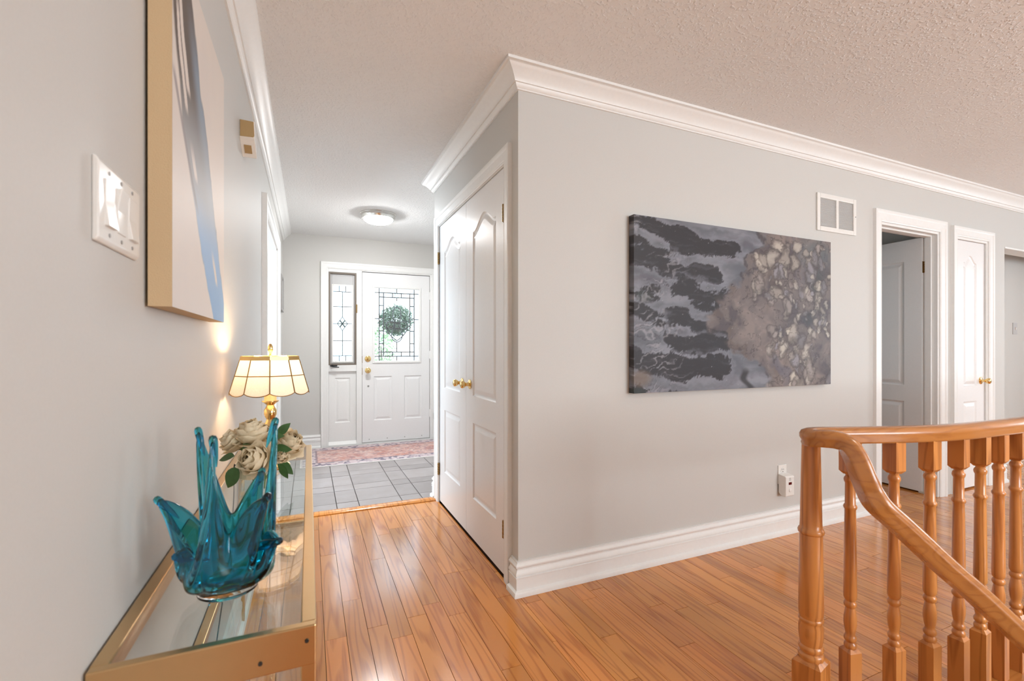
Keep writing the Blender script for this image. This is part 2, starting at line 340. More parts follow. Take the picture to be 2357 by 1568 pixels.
g = G(); g.box(3.12, 3.2, 2.4, 2.45, .8, 2.0); g.box(3.12, 3.2, 3.35, 3.4, .8, 2.0); g.box(3.12, 3.2, 2.45, 3.35, .8, .85); g.box(3.12, 3.2, 2.45, 3.35, 1.95, 2.0); g.obj('window_frame', M['trim'], w5)
G().box(3.15, 3.155, 2.45, 3.35, .85, 1.95).obj('pane', M['glass'], w5)
# ------------------------------------------------------------------ mouldings
CROWN = [(0, 0), (.086, 0), (.086, -.012), (.079, -.015), (.075, -.021), (.062, -.030), (.048, -.042), (.037, -.055), (.029, -.068), (.028, -.073), (.022, -.074), (.020, -.080), (.014, -.089), (.008, -.092), (.008, -.098), (0, -.098)]
BASE = [(0, 0), (.030, 0), (.030, .014), (.027, .022), (.016, .028), (.016, .080), (.019, .082), (.019, .087), (.015, .089), (.015, .093), (.019, .095), (.019, .100), (.016, .108), (.010, .118), (.010, .124), (.017, .131), (.018, .138), (.014, .145), (.009, .149), (.009, .155), (0, .157)]
CAS = .021
st(G().moulding(CROWN, [(7.6, YM), (XC, YM), (XC, YE), (1.9, YE)], ZC, 1).obj('trim_2', M['trim'], smooth=35), 'white crown moulding over the main and closet walls')
st(G().moulding(CROWN, [(XL, -3.2), (XL, YD)], ZC, -1).obj('trim_3', M['trim'], smooth=35), 'white crown moulding over the left hall wall')
def base(n, path, side, lab): st(G().moulding(BASE, path, 0, side).obj(n, M['trim'], smooth=30), lab)
base('baseboard_main', [(D1a-.088, YM), (XC, YM), (XC, 2.028)], 1, 'stepped white baseboard along the long wall')
base('baseboard_closet', [(XC, 3.462), (XC, YE), (1.9, YE)], 1, 'stepped white baseboard at the closet corner')
base('baseboard_left', [(XL, -3.2), (XL, LO0-.09)], -1, 'stepped white baseboard behind the console table')
base('baseboard_left_2', [(XL, LO1+.09), (XL, YD), (.122, YD)], -1, 'stepped white baseboard in the foyer corner')
base('baseboard_recess', [(7.6, 2.27), (OP0+.01, 2.27)], 1, 'white baseboard in the bright recess')
base('baseboard_main_2', [(OP0, YM), (D2b+.09, YM)], 1, 'short white baseboard beside the narrow door')
# door casings: profile (offset from opening, protrusion)
CASP = [(0, 0), (0, .010), (.006, .013), (.010, .011), (.014, .014), (.050, .016), (.056, .021), (.066, .023), (.074, .021), (.076, .0)]
def casing(name, a0, a1, zt, place, label, bottom=0., w=1.0):
    """U shaped mitred casing round an opening a0..a1 up to zt; place(a,out,z)->xyz"""
    g = G(); m = len(CASP)
    for (o, p) in CASP: pass
    pts = []
    for (aa, zz, sa, sz) in ((a0, bottom, -1, 0), (a0, zt, -1, 1), (a1, zt, 1, 1), (a1, bottom, 1, 0)):
        for o, p in CASP: pts.append(place(aa + sa*o*w, p, zz + sz*o*w))
    fs = [(j*m+i, j*m+(i+1) % m, (j+1)*m+(i+1) % m, (j+1)*m+i) for j in range(3) for i in range(m)] + [tuple(range(m)), tuple(range(4*m-1, 3*m-1, -1))]
    g.add(pts, fs)
    return st(g.obj(name, M['trim'], smooth=30), label)
casing('trim_4', CD0-.008, CD1+.008, CDZ, lambda a, p, z: (XC-p, a, z), 'white casing around the double closet doors')
casing('trim_5', D1a, D1b, D1z, lambda a, p, z: (a, YM-p, z), 'white casing around the open bedroom door', w=1.1)
casing('trim_6', D2a-.004, D2b+.004, D2z, lambda a, p, z: (a, YM-p, z), 'white casing around the narrow linen door')
casing('trim_7', LO0, LO1, LOZ, lambda a, p, z: (XL+p*1.35, a, z), 'white casing around the opening in the left wall', w=1.15)
casing('trim_8', .198, 1.412, 2.066, lambda a, p, z: (a, YD-p, z), 'white casing around the front door and sidelight')
def jamb_y(name, a0, a1, zt, y0, y1, label, stop=None):
    g = G(); t = .018
    g.box(a0-.001, a0+t, y0, y1, 0, zt); g.box(a1-t, a1+.001, y0, y1, 0, zt); g.box(a0+t, a1-t, y0, y1, zt-t, zt)
    if stop:
        s0, s1 = stop; e = t+.012
        g.box(a0+t, a0+e, s0, s1, 0, zt-t); g.box(a1-e, a1-t, s0, s1, 0, zt-t); g.box(a0+e, a1-e, s0, s1, zt-e, zt-t)
    return st(g.obj(name, M['trim'], bevel=.0015), label)
jamb_y('trim_9', D1a, D1b, D1z, YM-.002, YM+T+.002, 'white jamb of the open bedroom door', (YM+.035, YM+.075))
jamb_y('trim_10', D2a-.004, D2b+.004, D2z, YM-.002, YM+T, 'white jamb of the narrow linen door', (YM+.05, YM+.08))
g = G(); g.box(XC-.002, XC+T, CD0-.012, CD0, 0, CDZ); g.box(XC-.002, XC+T, CD1, CD1+.012, 0, CDZ); g.box(XC-.002, XC+T, CD0, CD1, CDZ-.004, CDZ+.012)
st(g.obj('trim_11', M['trim']), 'white jamb of the closet')
g = G(); g.box(XL-T-.002, XL+.002, LO0-.002, LO0+.014, 0, LOZ); g.box(XL-T-.002, XL+.002, LO1-.014, LO1+.002, 0, LOZ); g.box(XL-T-.002, XL+.002, LO0, LO1, LOZ-.014, LOZ+.002)
st(g.obj('trim_12', M['trim']), 'white jamb of the opening in the left wall')
g = G(); g.box(OP0, 7.6, YM-.004, YM+T, OPZ-.012, OPZ+.002)
st(g.obj('trim_13', M['trim']), 'white header trim over the recess opening')
# ------------------------------------------------------------------ panelled doors
def inset(poly, d):
    n = len(poly); out = []
    area2 = sum(poly[i][0]*poly[(i+1) % n][1] - poly[(i+1) % n][0]*poly[i][1] for i in range(n)); sg = 1 if area2 > 0 else -1
    for i in range(n):
        p0, p1, p2 = Vector(poly[i-1]), Vector(poly[i]), Vector(poly[(i+1) % n])
        d1 = (p1-p0).normalized(); d2 = (p2-p1).normalized(); n1 = Vector((-d1.y, d1.x))*sg; n2 = Vector((-d2.y, d2.x))*sg
        m = n1+n2; m = m/max(m.dot(n1), .3); out.append((p1.x+m.x*d, p1.y+m.y*d))
    return out
MOULD = [(0, 0), (.004, .0), (.010, .007), (.016, .009), (.022, .009), (.040, .003), (.046, .002)]
def slab(w, z0_, z1_, t, panels, holes, place, prof=MOULD):
    """door leaf in (a, depth, z); place() maps to world.  depth>0 goes into the leaf."""
    g = G(); outer = [(0, z0_), (w, z0_), (w, z1_), (0, z1_)]
    loops = [outer] + panels + holes
    tri = tessellate_polygon([[Vector((p[0], p[1], 0)) for p in lp] for lp in loops]); flat = [p for lp in loops for p in lp]
    g.add([place(p[0], 0, p[1]) for p in flat], [tuple(q) for q in tri])
    bl = [outer] + holes; tri = tessellate_polygon([[Vector((p[0], p[1], 0)) for p in lp] for lp in bl]); fb = [p for lp in bl for p in lp]
    g.add([place(p[0], t, p[1]) for p in fb], [tuple(q) for q in tri])
    for lp in bl:
        n = len(lp); g.add([place(p[0], 0, p[1]) for p in lp] + [place(p[0], t, p[1]) for p in lp], [(i, (i+1) % n, n+(i+1) % n, n+i) for i in range(n)])
    for lp in panels:
        n = len(lp); rings = [[place(q[0], dep, q[1]) for q in inset(lp, ins)] for ins, dep in prof]
        vs = [p for r in rings for p in r]
        fs = [(j*n+i, j*n+(i+1) % n, (j+1)*n+(i+1) % n, (j+1)*n+i) for j in range(len(prof)-1) for i in range(n)]
        g.add(vs, fs)
        cen = inset(lp, prof[-1][0]); tr = tessellate_polygon([[Vector((p[0], p[1], 0)) for p in cen]])
        g.add([place(p[0], prof[-1][1], p[1]) for p in cen], [tuple(q) for q in tr])
    return g
def weld(o, d=1e-5):
    bm = bmesh.new(); bm.from_mesh(o.data); bmesh.ops.remove_doubles(bm, verts=bm.verts, dist=d); bmesh.ops.recalc_face_normals(bm, faces=bm.faces); bm.to_mesh(o.data); bm.free()
def rect(a0, a1, z0_, z1_): return [(a0, z0_), (a1, z0_), (a1, z1_), (a0, z1_)]
def arch(a0, a1, z0_, z1_, rise, n=18):
    pts = [(a0, z0_), (a1, z0_)]; c = (a0+a1)/2; hw = (a1-a0)/2
    for i in range(n+1):
        s = 1 - 2*i/n; k = abs(s)
        b = 0 if k > .85 else .5*(1+math.cos(PI*k/.85))
        pts.append((c + s*hw, z1_ + rise*(b**.8)))
    return pts
def knob(parent, org, axis, r=.026, mat=None, rose=.03, length=.06):
    mat = mat or M['brass']; ax = Vector(axis)
    k = G().lathe([(.012, .004), (.011, length*.35), (.010, length*.45), (.016, length*.55), (r*.85, length*.66), (r, length*.82), (r*.9, length*.96), (r*.55, length*1.04), (.001, length*1.06)], org, ax).obj('knob', mat, parent, 50)
    G().lathe([(rose, 0), (rose, .003), (rose*.8, .007), (.013, .009)], org, ax).obj('knob_rose', mat, k, 40)
    return k
def hinge(parent, p, axis_out, h=.088, plate=None):
    x, y, z = p; g = G()
    for i in range(5): g.lathe([(.0070, i*h/5+.0008), (.0080, i*h/5+.002), (.0080, (i+1)*h/5-.002), (.0070, (i+1)*h/5-.0008)], (x, y, z-h/2), (0, 0, 1), 10)
    g.lathe([(.002, -.004), (.004, -.001)], (x, y, z-h/2), (0, 0, 1), 8)
    if plate: g.box(*plate)
    return g.obj('hinge', M['antique'], parent, 40)
# closet double doors
MID = 2.743
for (n, y0, y1, kn, hy, lab) in (('door_2', CD0+.003, MID-.0015, MID-.075, CD0+.001, 'white arched-panel closet door leaf nearer the long wall'),
                                 ('door_3', MID+.0015, CD1-.003, MID+.075, CD1-.001, 'white arched-panel closet door leaf nearer the foyer')):
    w = y1-y0; pl = lambda a, d, z, y0=y0: (XC+.003+d, y0+a, z)
    g = slab(w, .014, CDZ-.008, .034, [rect(.122, w-.122, .25, .705), arch(.122, w-.122, .855, 1.835, .072)], [], pl)
    o = g.obj(n, M['door']); weld(o); st(o, lab)
    knob(o, (XC+.002, kn, .925), (-1, 0, 0), .0235, None, .029, .058)
    for hz in (1.81, .25): hinge(o, (XC-.007, hy, hz), -1)
# narrow linen door
w = D2b-D2a-.038
o = slab(w, .014, D2z-.021, .035, [rect(.115, w-.115, .24, .715), arch(.115, w-.115, .83, 1.84, .06)], [], lambda a, d, z: (D2a+.019+a, YM+.012+d, z)).obj('door_5', M['door']); weld(o)
st(o, 'narrow closed white linen door with brass knob')
knob(o, (D2b-.075, YM+.012, .875), (0, -1, 0), .024, None, .03, .062)
hinge(o, (D2a+.016, YM+.008, 1.79), -1); hinge(o, (D2a+.016, YM+.008, .25), -1)
# open bedroom door: hinged on the right jamb, swung into the bedroom
hx, hy = D1b-.032, YM+.09
o = slab(.72, .016, D1z-.022, .035, [rect(.12, .60, .25, .72), rect(.12, .60, .84, 1.845)], [], lambda a, d, z: (hx+d+a*.05, hy+a*.9987, z)).obj('door_4', M['door']); weld(o)
st(o, 'white bedroom door standing open into the dim room')
for hz in (1.78, .32): hinge(o, (hx+.018, hy-.006, hz), -1, .09, (hx+.001, hx+.034, hy-.003, hy-.0005, hz-.045, hz+.045))
st(G().box(3.19, 4.65, YM+T, 3.62, 0.0, .002).obj('floor_bedroom', M['plank']), 'bedroom wood floor')
# ------------------------------------------------------------------ front door unit
DX0, DX1, DZ0, DZ1, DY = .579, 1.387, .022, 2.046, YD+.012
gx0, gx1, gz0, gz1 = .718, 1.256, .987, 1.874
w = DX1-DX0
o = slab(w, DZ0, DZ1, .045, [rect(.128, .352, .275, .81), rect(.490, .712, .275, .81)], [rect(gx0-DX0, gx1-DX0, gz0, gz1)], lambda a, d, z: (DX0+a, DY+d, z)).obj('door_1', M['door']); weld(o)
fd = st(o, 'white front door with a leaded glass window')
g = G()
def ring_y(g, x0, x1, z0_, z1_, wd_, y0, y1): frame_y(g, x0, x1, z0_, z1_, y0, y1, wd_)
ring_y(g, gx0-.022, gx1+.022, gz0-.022, gz1+.022, .022, DY-.012, DY+.002); ring_y(g, gx0-.006, gx1+.006, gz0-.006, gz1+.006, .012, DY-.006, DY+.03)
g.obj('glazing_bead', M['trim'], fd, bevel=.003)
came = G(); GY = DY+.018
def bar(x0, z0_, x1, z1_, r=.0064): came.tube([(x0, GY, z0_), (x1, GY, z1_)], r, 6)
def pane(x0, x1, z0_, z1_, m='glass'): G().box(x0+.002, x1-.002, GY-.0025, GY+.0025, z0_+.002, z1_-.002).obj('pane', M[m], fd)
b1, b2 = .058, .110
X = [gx0, gx0+b1, gx0+b2, (gx0+gx1)/2, gx1-b2, gx1-b1, gx1]; Z = [gz0, gz0+b1, gz0+b2, (gz0+gz1)/2+.07, gz1-b2, gz1-b1, gz1]
for (a, b, c, d) in ((X[0], Z[1], X[6], Z[1]), (X[0], Z[5], X[6], Z[5]), (X[1], Z[0], X[1], Z[6]), (X[5], Z[0], X[5], Z[6]), (X[1], Z[2], X[5], Z[2]), (X[1], Z[4], X[5], Z[4]), (X[2], Z[1], X[2], Z[5]), (X[4], Z[1], X[4], Z[5]),
                     (X[0], Z[3], X[1], Z[3]), (X[5], Z[3], X[6], Z[3]), (X[3], Z[0], X[3], Z[1]), (X[3], Z[5], X[3], Z[6])): bar(a, b, c, d)
for a, b in ((X[0], X[1]), (X[5], X[6])):
    for c, d in ((Z[0], Z[1]), (Z[1], Z[3]), (Z[3], Z[5]), (Z[5], Z[6])): pane(a, b, c, d)
for a, b in ((X[1], X[3]), (X[3], X[5])):
    for c, d in ((Z[0], Z[1]), (Z[5], Z[6])): pane(a, b, c, d)
third = (X[4]-X[2])/3
for c, d in ((Z[1], Z[2]), (Z[4], Z[5])):
    for k in range(3):
        pane(X[2]+third*k, X[2]+third*(k+1), c, d, 'bevelglass' if k == 1 else 'glass')
        if k: bar(X[2]+third*k, c, X[2]+third*k, d)
for a, b in ((X[1], X[2]), (X[4], X[5])):
    zz = np.linspace(Z[1], Z[5], 6)
    for k in range(5):
        pane(a, b, zz[k], zz[k+1], 'bevelglass' if k % 2 else 'glass')
        if k: bar(a, zz[k], b, zz[k])
pane(X[2], X[4], Z[2], Z[4])
cx, cz = X[3], (gz0+gz1)/2
def loop(fn, n=26, r=.0058): came.tube([(cx+fn(i/n)[0], GY-.004, cz+fn(i/n)[1]) for i in range(n+1)], r, 6)
loop(lambda t: (.060*math.sin(2*PI*t)*(.5+.5*math.cos(PI*t))**.0*(1-.55*abs(math.cos(PI*t))**3) if False else .062*math.sin(2*PI*t)*(1-t if t < .5 else t)**.9, .115+.10*math.cos(2*PI*t)))
for sx in (-1, 1):
    loop(lambda t, sx=sx: (sx*(.075+.055*math.cos(2*PI*t)), -.005+.045*math.sin(2*PI*t)))
    loop(lambda t, sx=sx: (sx*(.128*math.sin(PI*t*.5+PI/2)**1.0 if t < 1 else 0), -.005-.19*t**.8))
loop(lambda t: (.042*math.cos(2*PI*t), -.012+.042*math.sin(2*PI*t)))
loop(lambda t: (.066*math.sin(2*PI*t), -.125+.085*math.cos(2*PI*t)))
bar(cx, cz-.21, cx, Z[2]); bar(cx, cz+.29, cx, Z[4])
G().lathe([(.002, -.045), (.014, -.02), (.016, .005), (.010, .03), (.002, .05)], (cx, GY, cz+.245), (0, 0, 1), 12).obj('bevel_jewel', M['bevelglass'], fd, 60)
came.obj('lead_came', M['lead'], fd, 60)
G().lathe([(.036, 0), (.036, .006), (.030, .012), (.014, .014), (.012, .024), (.001, .026)], (.643, DY, 1.018), (0, -1, 0)).obj('deadbolt', M['brass'], fd, 40)
knob(fd, (.643, DY, .879), (0, -1, 0), .03, None, .034, .068)
G().lathe([(.011, 0), (.011, .003), (.007, .005)], (.648, DY, .692), (0, -1, 0), 14).obj('peephole_cover', M['grey_p'], fd, 40)
for k in range(4): G().lathe([(.006, 0), (.004, .003)], (.66+.21*k, DY, .055), (0, -1, 0), 8).obj('screw', M['grey_p'], fd)
for hz in (1.80, 1.06, .33): G().box(DX1-.004, DX1+.012, DY-.010, DY, hz-.05, hz+.05).obj('hinge', M['trim'], fd, bevel=.003)
G().box(DX0-.003, DX0+.002, DY-.003, DY+.02, .97, 1.05).obj('strike_plate', M['antique'], fd); G().box(DX0-.003, DX0+.002, DY-.003, DY+.02, .83, .91).obj('strike_plate', M['antique'], fd)
g = G(); g.box(.513, DX0-.004, YD-.002, YD+.115, .0, 2.08); g.box(DX1+.005, 1.425, YD-.002, YD+.115, 0, 2.08); g.box(.19, .207, YD-.002, YD+.115, 0, 2.08); g.box(.207, .513, YD-.002, YD+.115, 2.028, 2.08); g.box(DX0-.004, DX1+.005, YD-.002, YD+.115, 2.053, 2.08)
g.box(.207, .513, YD+.004, YD+.115, .872, .946)
st(g.obj('trim_14', M['trim'], bevel=.003), 'white frame posts between front door and sidelight')
o = slab(.302, .055, .872, .04, [rect(.062, .240, .27, .80)], [], lambda a, d, z: (.209+a, YD+.03+d, z)).obj('trim_15', M['trim']); weld(o); st(o, 'white panel under the sidelight')
g = G(); g.prism([(YD-.005, 0), (YD-.005, .02), (YD+.03, .055), (YD+.1, .055), (YD+.1, 0)], 'x', .207, .513); g.box(DX0-.004, DX1+.005, YD+.0, YD+.11, 0, .016)
st(g.obj('trim_16', M['trim']), 'white sill under the sidelight and front door')
g = G(); g.box(DX0-.006, DX0+.012, DY+.046, DY+.06, 0, 2.06); g.box(DX1-.012, DX1+.006, DY+.046, DY+.06, 0, 2.06); g.box(DX0-.006, DX1+.006, DY+.046, DY+.06, 2.03, 2.06); g.box(DX0-.006, DX1+.006, DY+.046, DY+.06, 0, .04)
g.obj('gap_shade_strip', M['black'], fd)  # black strips added behind the door gaps: block leaking light, stand for shade
# sidelight window
wn = st(link(bpy.data.objects.new('window_1', None), None, (.36, YD+.05, .946)), 'narrow leaded sidelight in a dark casement frame')
g = G(); frame_y(g, .208, .512, .947, 2.027, YD+.004, YD+.05, .017); g.obj('outer_frame', M['taupe'], wn, bevel=.002)
g = G(); frame_y(g, .225, .495, .964, 2.010, YD+.03, YD+.055, .018); g.box(.243, .477, YD+.03, YD+.055, 1.885, 1.992); g.obj('sash', M['lgrey'], wn, bevel=.003)
g = G(); frame_y(g, .240, .480, .975, 1.890, YD+.022, YD+.05, .018); g.obj('sash_bead', M['white_p'], wn, bevel=.003)
sx0, sx1, sz0, sz1 = .256, .464, .991, 1.872; SY = YD+.048
sc_ = G()
def sbar(x0, a, x1, b, r=.0050): sc_.tube([(x0, SY, a), (x1, SY, b)], r, 6)
def spane(x0, x1, a, b, m='glass'): G().box(x0+.0015, x1-.0015, SY-.002, SY+.002, a+.0015, b-.0015).obj('pane', M[m], wn)
mxs = (sx0+sx1)/2; zr = [sz0, sz0+.065, sz0+.24, (sz0+sz1)/2, sz1-.24, sz1-.065, sz1]
for z in zr[1:-1]: sbar(sx0, z, sx1, z)
for a, b in zip(zr[1:-2], zr[2:-1]):
    spane(sx0, mxs, a, b); spane(mxs, sx1, a, b)
sbar(mxs, zr[1], mxs, zr[3]-.075); sbar(mxs, zr[3]+.075, mxs, zr[5])
for a, b in ((zr[0], zr[1]), (zr[5], zr[6])):
    for k in range(3):
        q = (sx1-sx0)/3; spane(sx0+q*k, sx0+q*(k+1), a, b, 'glass' if k == 1 else 'bevelglass')
        if k: sbar(sx0+q*k, a, sx0+q*k, b)
for dx, dz in ((0, .05), (0, -.05), (.035, 0), (-.035, 0)):
    cc = (mxs+dx*.75, zr[3]+dz*.75); q = [(cc[0], cc[1]+.042), (cc[0]+.03, cc[1]), (cc[0], cc[1]-.042), (cc[0]-.03, cc[1])]
    G().prism(q, 'y', SY-.008, SY-.003).obj('bevel_jewel', M['bevelglass'], wn)
    for i in range(4): sbar(q[i][0], q[i][1], q[(i+1) % 4][0], q[(i+1) % 4][1], .0042)
sc_.obj('lead_came', M['lead'], wn, 60)
g = G(); g.box(.222, .300, YD-.014, YD+.02, .934, .946); g.tube([(.235, YD-.014, .936), (.255, YD-.035, .930), (.30, YD-.04, .925), (.318, YD-.038, .924)], .006, 8); g.lathe([(.012, 0), (.012, .018), (.006, .022)], (.25, YD-.012, .934), (0, 0, 1), 12)
g.obj('crank_handle', M['black'], wn, 40)
G().box(.508, .522, YD-.012, YD+.004, 1.56, 1.66).obj('latch', M['antique'], wn, bevel=.003)
tag(G().box(1.432, 1.47, YD-.05, YD-.02, .255, .335).obj('door_stop', M['grey_p'], bevel=.003), 'small grey metal box low on the front door casing', 'door stop')

# outside
st(G().box(-4, 5, YD+T, 14, -.2, -.12).obj('ground_porch', M['concrete']), 'pale porch outside the front door')
def foliage(center, R, n, size, seed, mat, name, parent, squash=1.):
    rnd = random.Random(seed); g = G(); c = Vector(center)
    for _ in range(n):
        d = Vector((rnd.gauss(0, 1), rnd.gauss(0, 1), rnd.gauss(0, 1))).normalized(); p = c + Vector((d.x, d.y, d.z*squash))*R*rnd.uniform(.55, 1.0)
        a = Vector((rnd.gauss(0, 1), rnd.gauss(0, 1), rnd.gauss(0, 1))).normalized(); b = a.orthogonal().normalized(); k = a.cross(b)*.15*size; s = size*rnd.uniform(.6, 1.2)
        g.add([p - a*s, p + b*s*.4 + k, p + a*s, p - b*s*.4 + k], [(0, 1, 2, 3)])
    return tag(g.obj(name, mat, parent), kind='stuff')
hp = thing('hanging_plant', 'round leafy hanging plant outdoors behind the front door glass', 'plant', (1.18, 7.0, 1.37))
foliage((1.18, 7.0, 1.56), .25, 1300, .036, 3, M['foliage2'], 'foliage', hp, .95)
G().lathe([(.06, 1.38), (.10, 1.42), (.13, 1.52), (.13, 1.535), (.10, 1.53)], (1.18, 7.0, 0)).obj('basket', M['taupe'], hp, 40)
g = G()
for k in range(3): g.tube([(1.18+.12*math.cos(k*2.1), 7.0+.12*math.sin(k*2.1), 1.53), (1.18, 7.0, 2.05)], .003, 5)
g.tube([(1.18, 7.0, 2.04), (1.18, 7.0, 2.62), (1.18, 6.9, 2.66), (1.18, YD+T-.005, 2.42)], .006, 6); g.obj('hanger', M['lead'], hp)
sb = thing('garden_shrub', 'small green garden shrub outdoors seen past the door glass', 'shrub', (1.30, 9.4, -.12))
foliage((1.30, 9.4, 1.15), .27, 260, .06, 9, M['foliage'], 'foliage', sb, 1.8)
G().tube([(1.30, 9.4, -.13), (1.32, 9.4, .4), (1.30, 9.42, 1.2)], [.04, .03, .015], 7).obj('trunk', M['taupe'], sb)

# ------------------------------------------------------------------ noise for painted surfaces
def vnoise(x, y, seed=0):
    xi = np.floor(x).astype(int); yi = np.floor(y).astype(int); fx = x-xi; fy = y-yi; fx = fx*fx*(3-2*fx); fy = fy*fy*(3-2*fy)
    def h(a, b):
        n = (a*374761393 + b*668265263 + seed*974634777) & 0xffffffff; n = ((n ^ (n >> 13))*1274126177) & 0xffffffff; return ((n ^ (n >> 16)) & 0xffff)/65535.
    return (h(xi, yi)*(1-fx)+h(xi+1, yi)*fx)*(1-fy)+(h(xi, yi+1)*(1-fx)+h(xi+1, yi+1)*fx)*fy
def fbm(x, y, seed=0, o=4):
    s = 0; a = .5; t = 0
    for k in range(o): s = s+a*vnoise(x*2**k, y*2**k, seed+k); t += a; a *= .5
    return s/t
def lin(rgb):
    c = np.array(rgb)/255.; return np.where(c <= .04045, c/12.92, ((c+.055)/1.055)**2.4)
def blend(C, m, rgb):
    m = np.clip(m, 0, 1)[..., None]; return C*(1-m)+lin(rgb)*m
def sstep(a, b, x):
    t = np.clip((x-a)/(b-a), 0, 1); return t*t*(3-2*t)
# large abstract canvas; pattern laid out on a 1475 x 1100 sheet, y down
def art_main(x, y):
    wx = x+90*(fbm(x/130, y/130, 1)-.5)+26*(fbm(x/30, y/30, 5)-.5); wy = y+80*(fbm(x/150, y/120, 2)-.5)+30*(fbm(x/32, y/24, 6)-.5)
    C = np.broadcast_to(lin((118, 122, 134)), x.shape+(3,)).copy()
    f1 = fbm(wx/260, wy/70, 3); C = blend(C, sstep(.45, .75, f1)*.8, (156, 158, 170)); C = blend(C, sstep(.55, .3, f1)*.6, (92, 96, 108))
    C = blend(C, sstep(.55, .75, fbm(wx/160, wy/60, 11))*.4, (108, 98, 114))
    C = blend(C, sstep(120, 0, np.hypot((x-700)/1.6, y-480))*.0, (0, 0, 0))
    bands = [([(-40, 20), (120, 50), (310, 130), (630, 165)], 62), ([(-40, 210), (120, 265), (340, 330), (520, 330)], 68), ([(300, 430), (470, 480), (650, 475)], 62),
             ([(200, 610), (400, 680), (600, 690)], 56), ([(230, 790), (420, 800), (560, 790), (750, 815)], 50), ([(-30, 905), (150, 925), (340, 960), (560, 965)], 66), ([(-20, 1120), (300, 1190), (560, 1190)], 58),
             ([(-60, 470), (40, 480), (120, 500)], 40), ([(-40, 560), (60, 590), (150, 640)], 44)]
    fe = 40*(fbm(wx/9+wy/16, wy/30, 8, 3)-.5)+150*(fbm(x/150, y/70, 9)-.5)
    for k, (pl, hw) in enumerate(bands):
        d = np.full(x.shape, 1e9); tt = np.zeros(x.shape)
        for i in range(len(pl)-1):
            ax, ay = pl[i]; bx, by = pl[i+1]; vx, vy = bx-ax, by-ay; t = np.clip(((wx-ax)*vx+(wy-ay)*vy)/(vx*vx+vy*vy), 0, 1)
            d = np.minimum(d, np.hypot(wx-ax-t*vx, wy-ay-t*vy))
        m = sstep(hw+6, hw-8, d+fe)
        halo = sstep(hw+46, hw+6, d+fe*.6)
        C = blend(C, halo*.45, (150, 152, 166)); C = blend(C, m, (44, 40, 48))
        C = blend(C, m*sstep(.55, .8, fbm(wx/120, wy/14, 20+k))*.35, (92, 90, 102))
    C = blend(C, sstep(70, 20, np.hypot(x-60, (y-500)*1.4))*.6, (42, 58, 44)); C = blend(C, sstep(120, 40, np.hypot(x-20, y-1150))*.7, (36, 62, 58))
    C = blend(C, sstep(90, 30, np.hypot(x-40, (y-1010)*1.3))*.7, (140, 116, 92))
    # light marbled threads
    th = np.abs(np.sin(wx/34+9*fbm(wx/90, wy/90, 31)+wy/20)); zone = sstep(.5, .66, fbm(x/120, y/90, 33))*sstep(420, 150, x)
    C = blend(C, zone*sstep(.5, .1, th)*.55, (186, 182, 190)); C = blend(C, zone*sstep(.12, .03, np.abs(th-.75))*.5, (52, 48, 56))
    # taupe field on the right
    edge = 800+120*np.sin(y/260+2.4)-170*sstep(250, 650, y)*sstep(950, 650, y)+110*sstep(850, 1000, y)*sstep(1200, 1000, y)+230*(fbm(x/120, y/90, 40)-.5)
    R = sstep(-25, 35, x-edge)
    B = np.broadcast_to(lin((126, 112, 110)), x.shape+(3,)).copy(); f2 = fbm(wx/110, wy/120, 41)
    B = blend(B, sstep(.5, .72, f2)*.8, (158, 140, 132)); B = blend(B, sstep(.48, .28, f2)*.85, (86, 76, 84)); B = blend(B, sstep(.55, .72, fbm(wx/90, wy/140, 43))*.6, (114, 96, 86)); B = blend(B, sstep(.56, .75, fbm(wx/120, wy/150, 44))*.7, (108, 104, 120))
    B = blend(B, sstep(120, 30, np.hypot(x-1330, (y-330)/1.6))*.85, (62, 74, 78)); B = blend(B, sstep(170, 50, np.hypot((x-1330)/1.3, y-110))*.6, (110, 122, 128)); B = blend(B, sstep(90, 20, np.hypot(x-1270, y-600))*.8, (58, 62, 68))
    rnd = random.Random(12)
    for k in range(300):
        px, py = rnd.uniform(800, 1480), rnd.uniform(60, 1120); r = rnd.choice([8, 12, 16, 22, 30, 42])*rnd.uniform(.7, 1.2); el = rnd.uniform(1.0, 2.0)
        if fbm(np.array([px/200.]), np.array([py/200.]), 50)[0] < .43: continue
        sl = (slice(None),)
        d = np.hypot(wx-px, (wy-py)/el)+26*(fbm(wx/26, wy/26, 60+k % 7)-.5)
        B = blend(B, sstep(r+9, r+2, d)*.6, (84, 72, 72)); c = rnd.choice([(206, 194, 180), (224, 212, 194), (218, 204, 188), (186, 172, 164), (164, 158, 166)]); B = blend(B, sstep(r+4, r*.35, d)*rnd.uniform(.35, .95), c)
    veins = np.abs(fbm(wx/70, wy/70, 71)-.5); B = blend(B, sstep(.022, .006, veins)*.55, (58, 50, 54))
    C = C*(1-R[..., None])+B*R[..., None]
    rim = sstep(28, 4, np.abs(x-edge))*sstep(.42, .6, fbm(x/50, y/60, 80)); C = blend(C, rim*.7, (52, 46, 50))
    sp = fbm(x/5, y/5, 90, 2); C = blend(C, sstep(.90, .95, sp)*.6, (206, 204, 206))
    dk = sstep(40, 10, np.abs((x-740)-.35*(y-1000)+18*np.sin(y/20)))*sstep(940, 1000, y); C = blend(C, dk*.9, (34, 30, 34))
    bl = sstep(70, 50, np.hypot(x-105, (y-1290+150)*1.3)+30*(fbm(x/15, y/15, 95)-.5)); C = blend(C, bl*.9, (188, 182, 194))
    L = C.mean(-1, keepdims=True); return (C*.8+L*.2)*.70
PX0, PX1, PZ0, PZ1, PT = 1.513, 3.072, .912, 1.824, .04
nx, nz = 330, 200
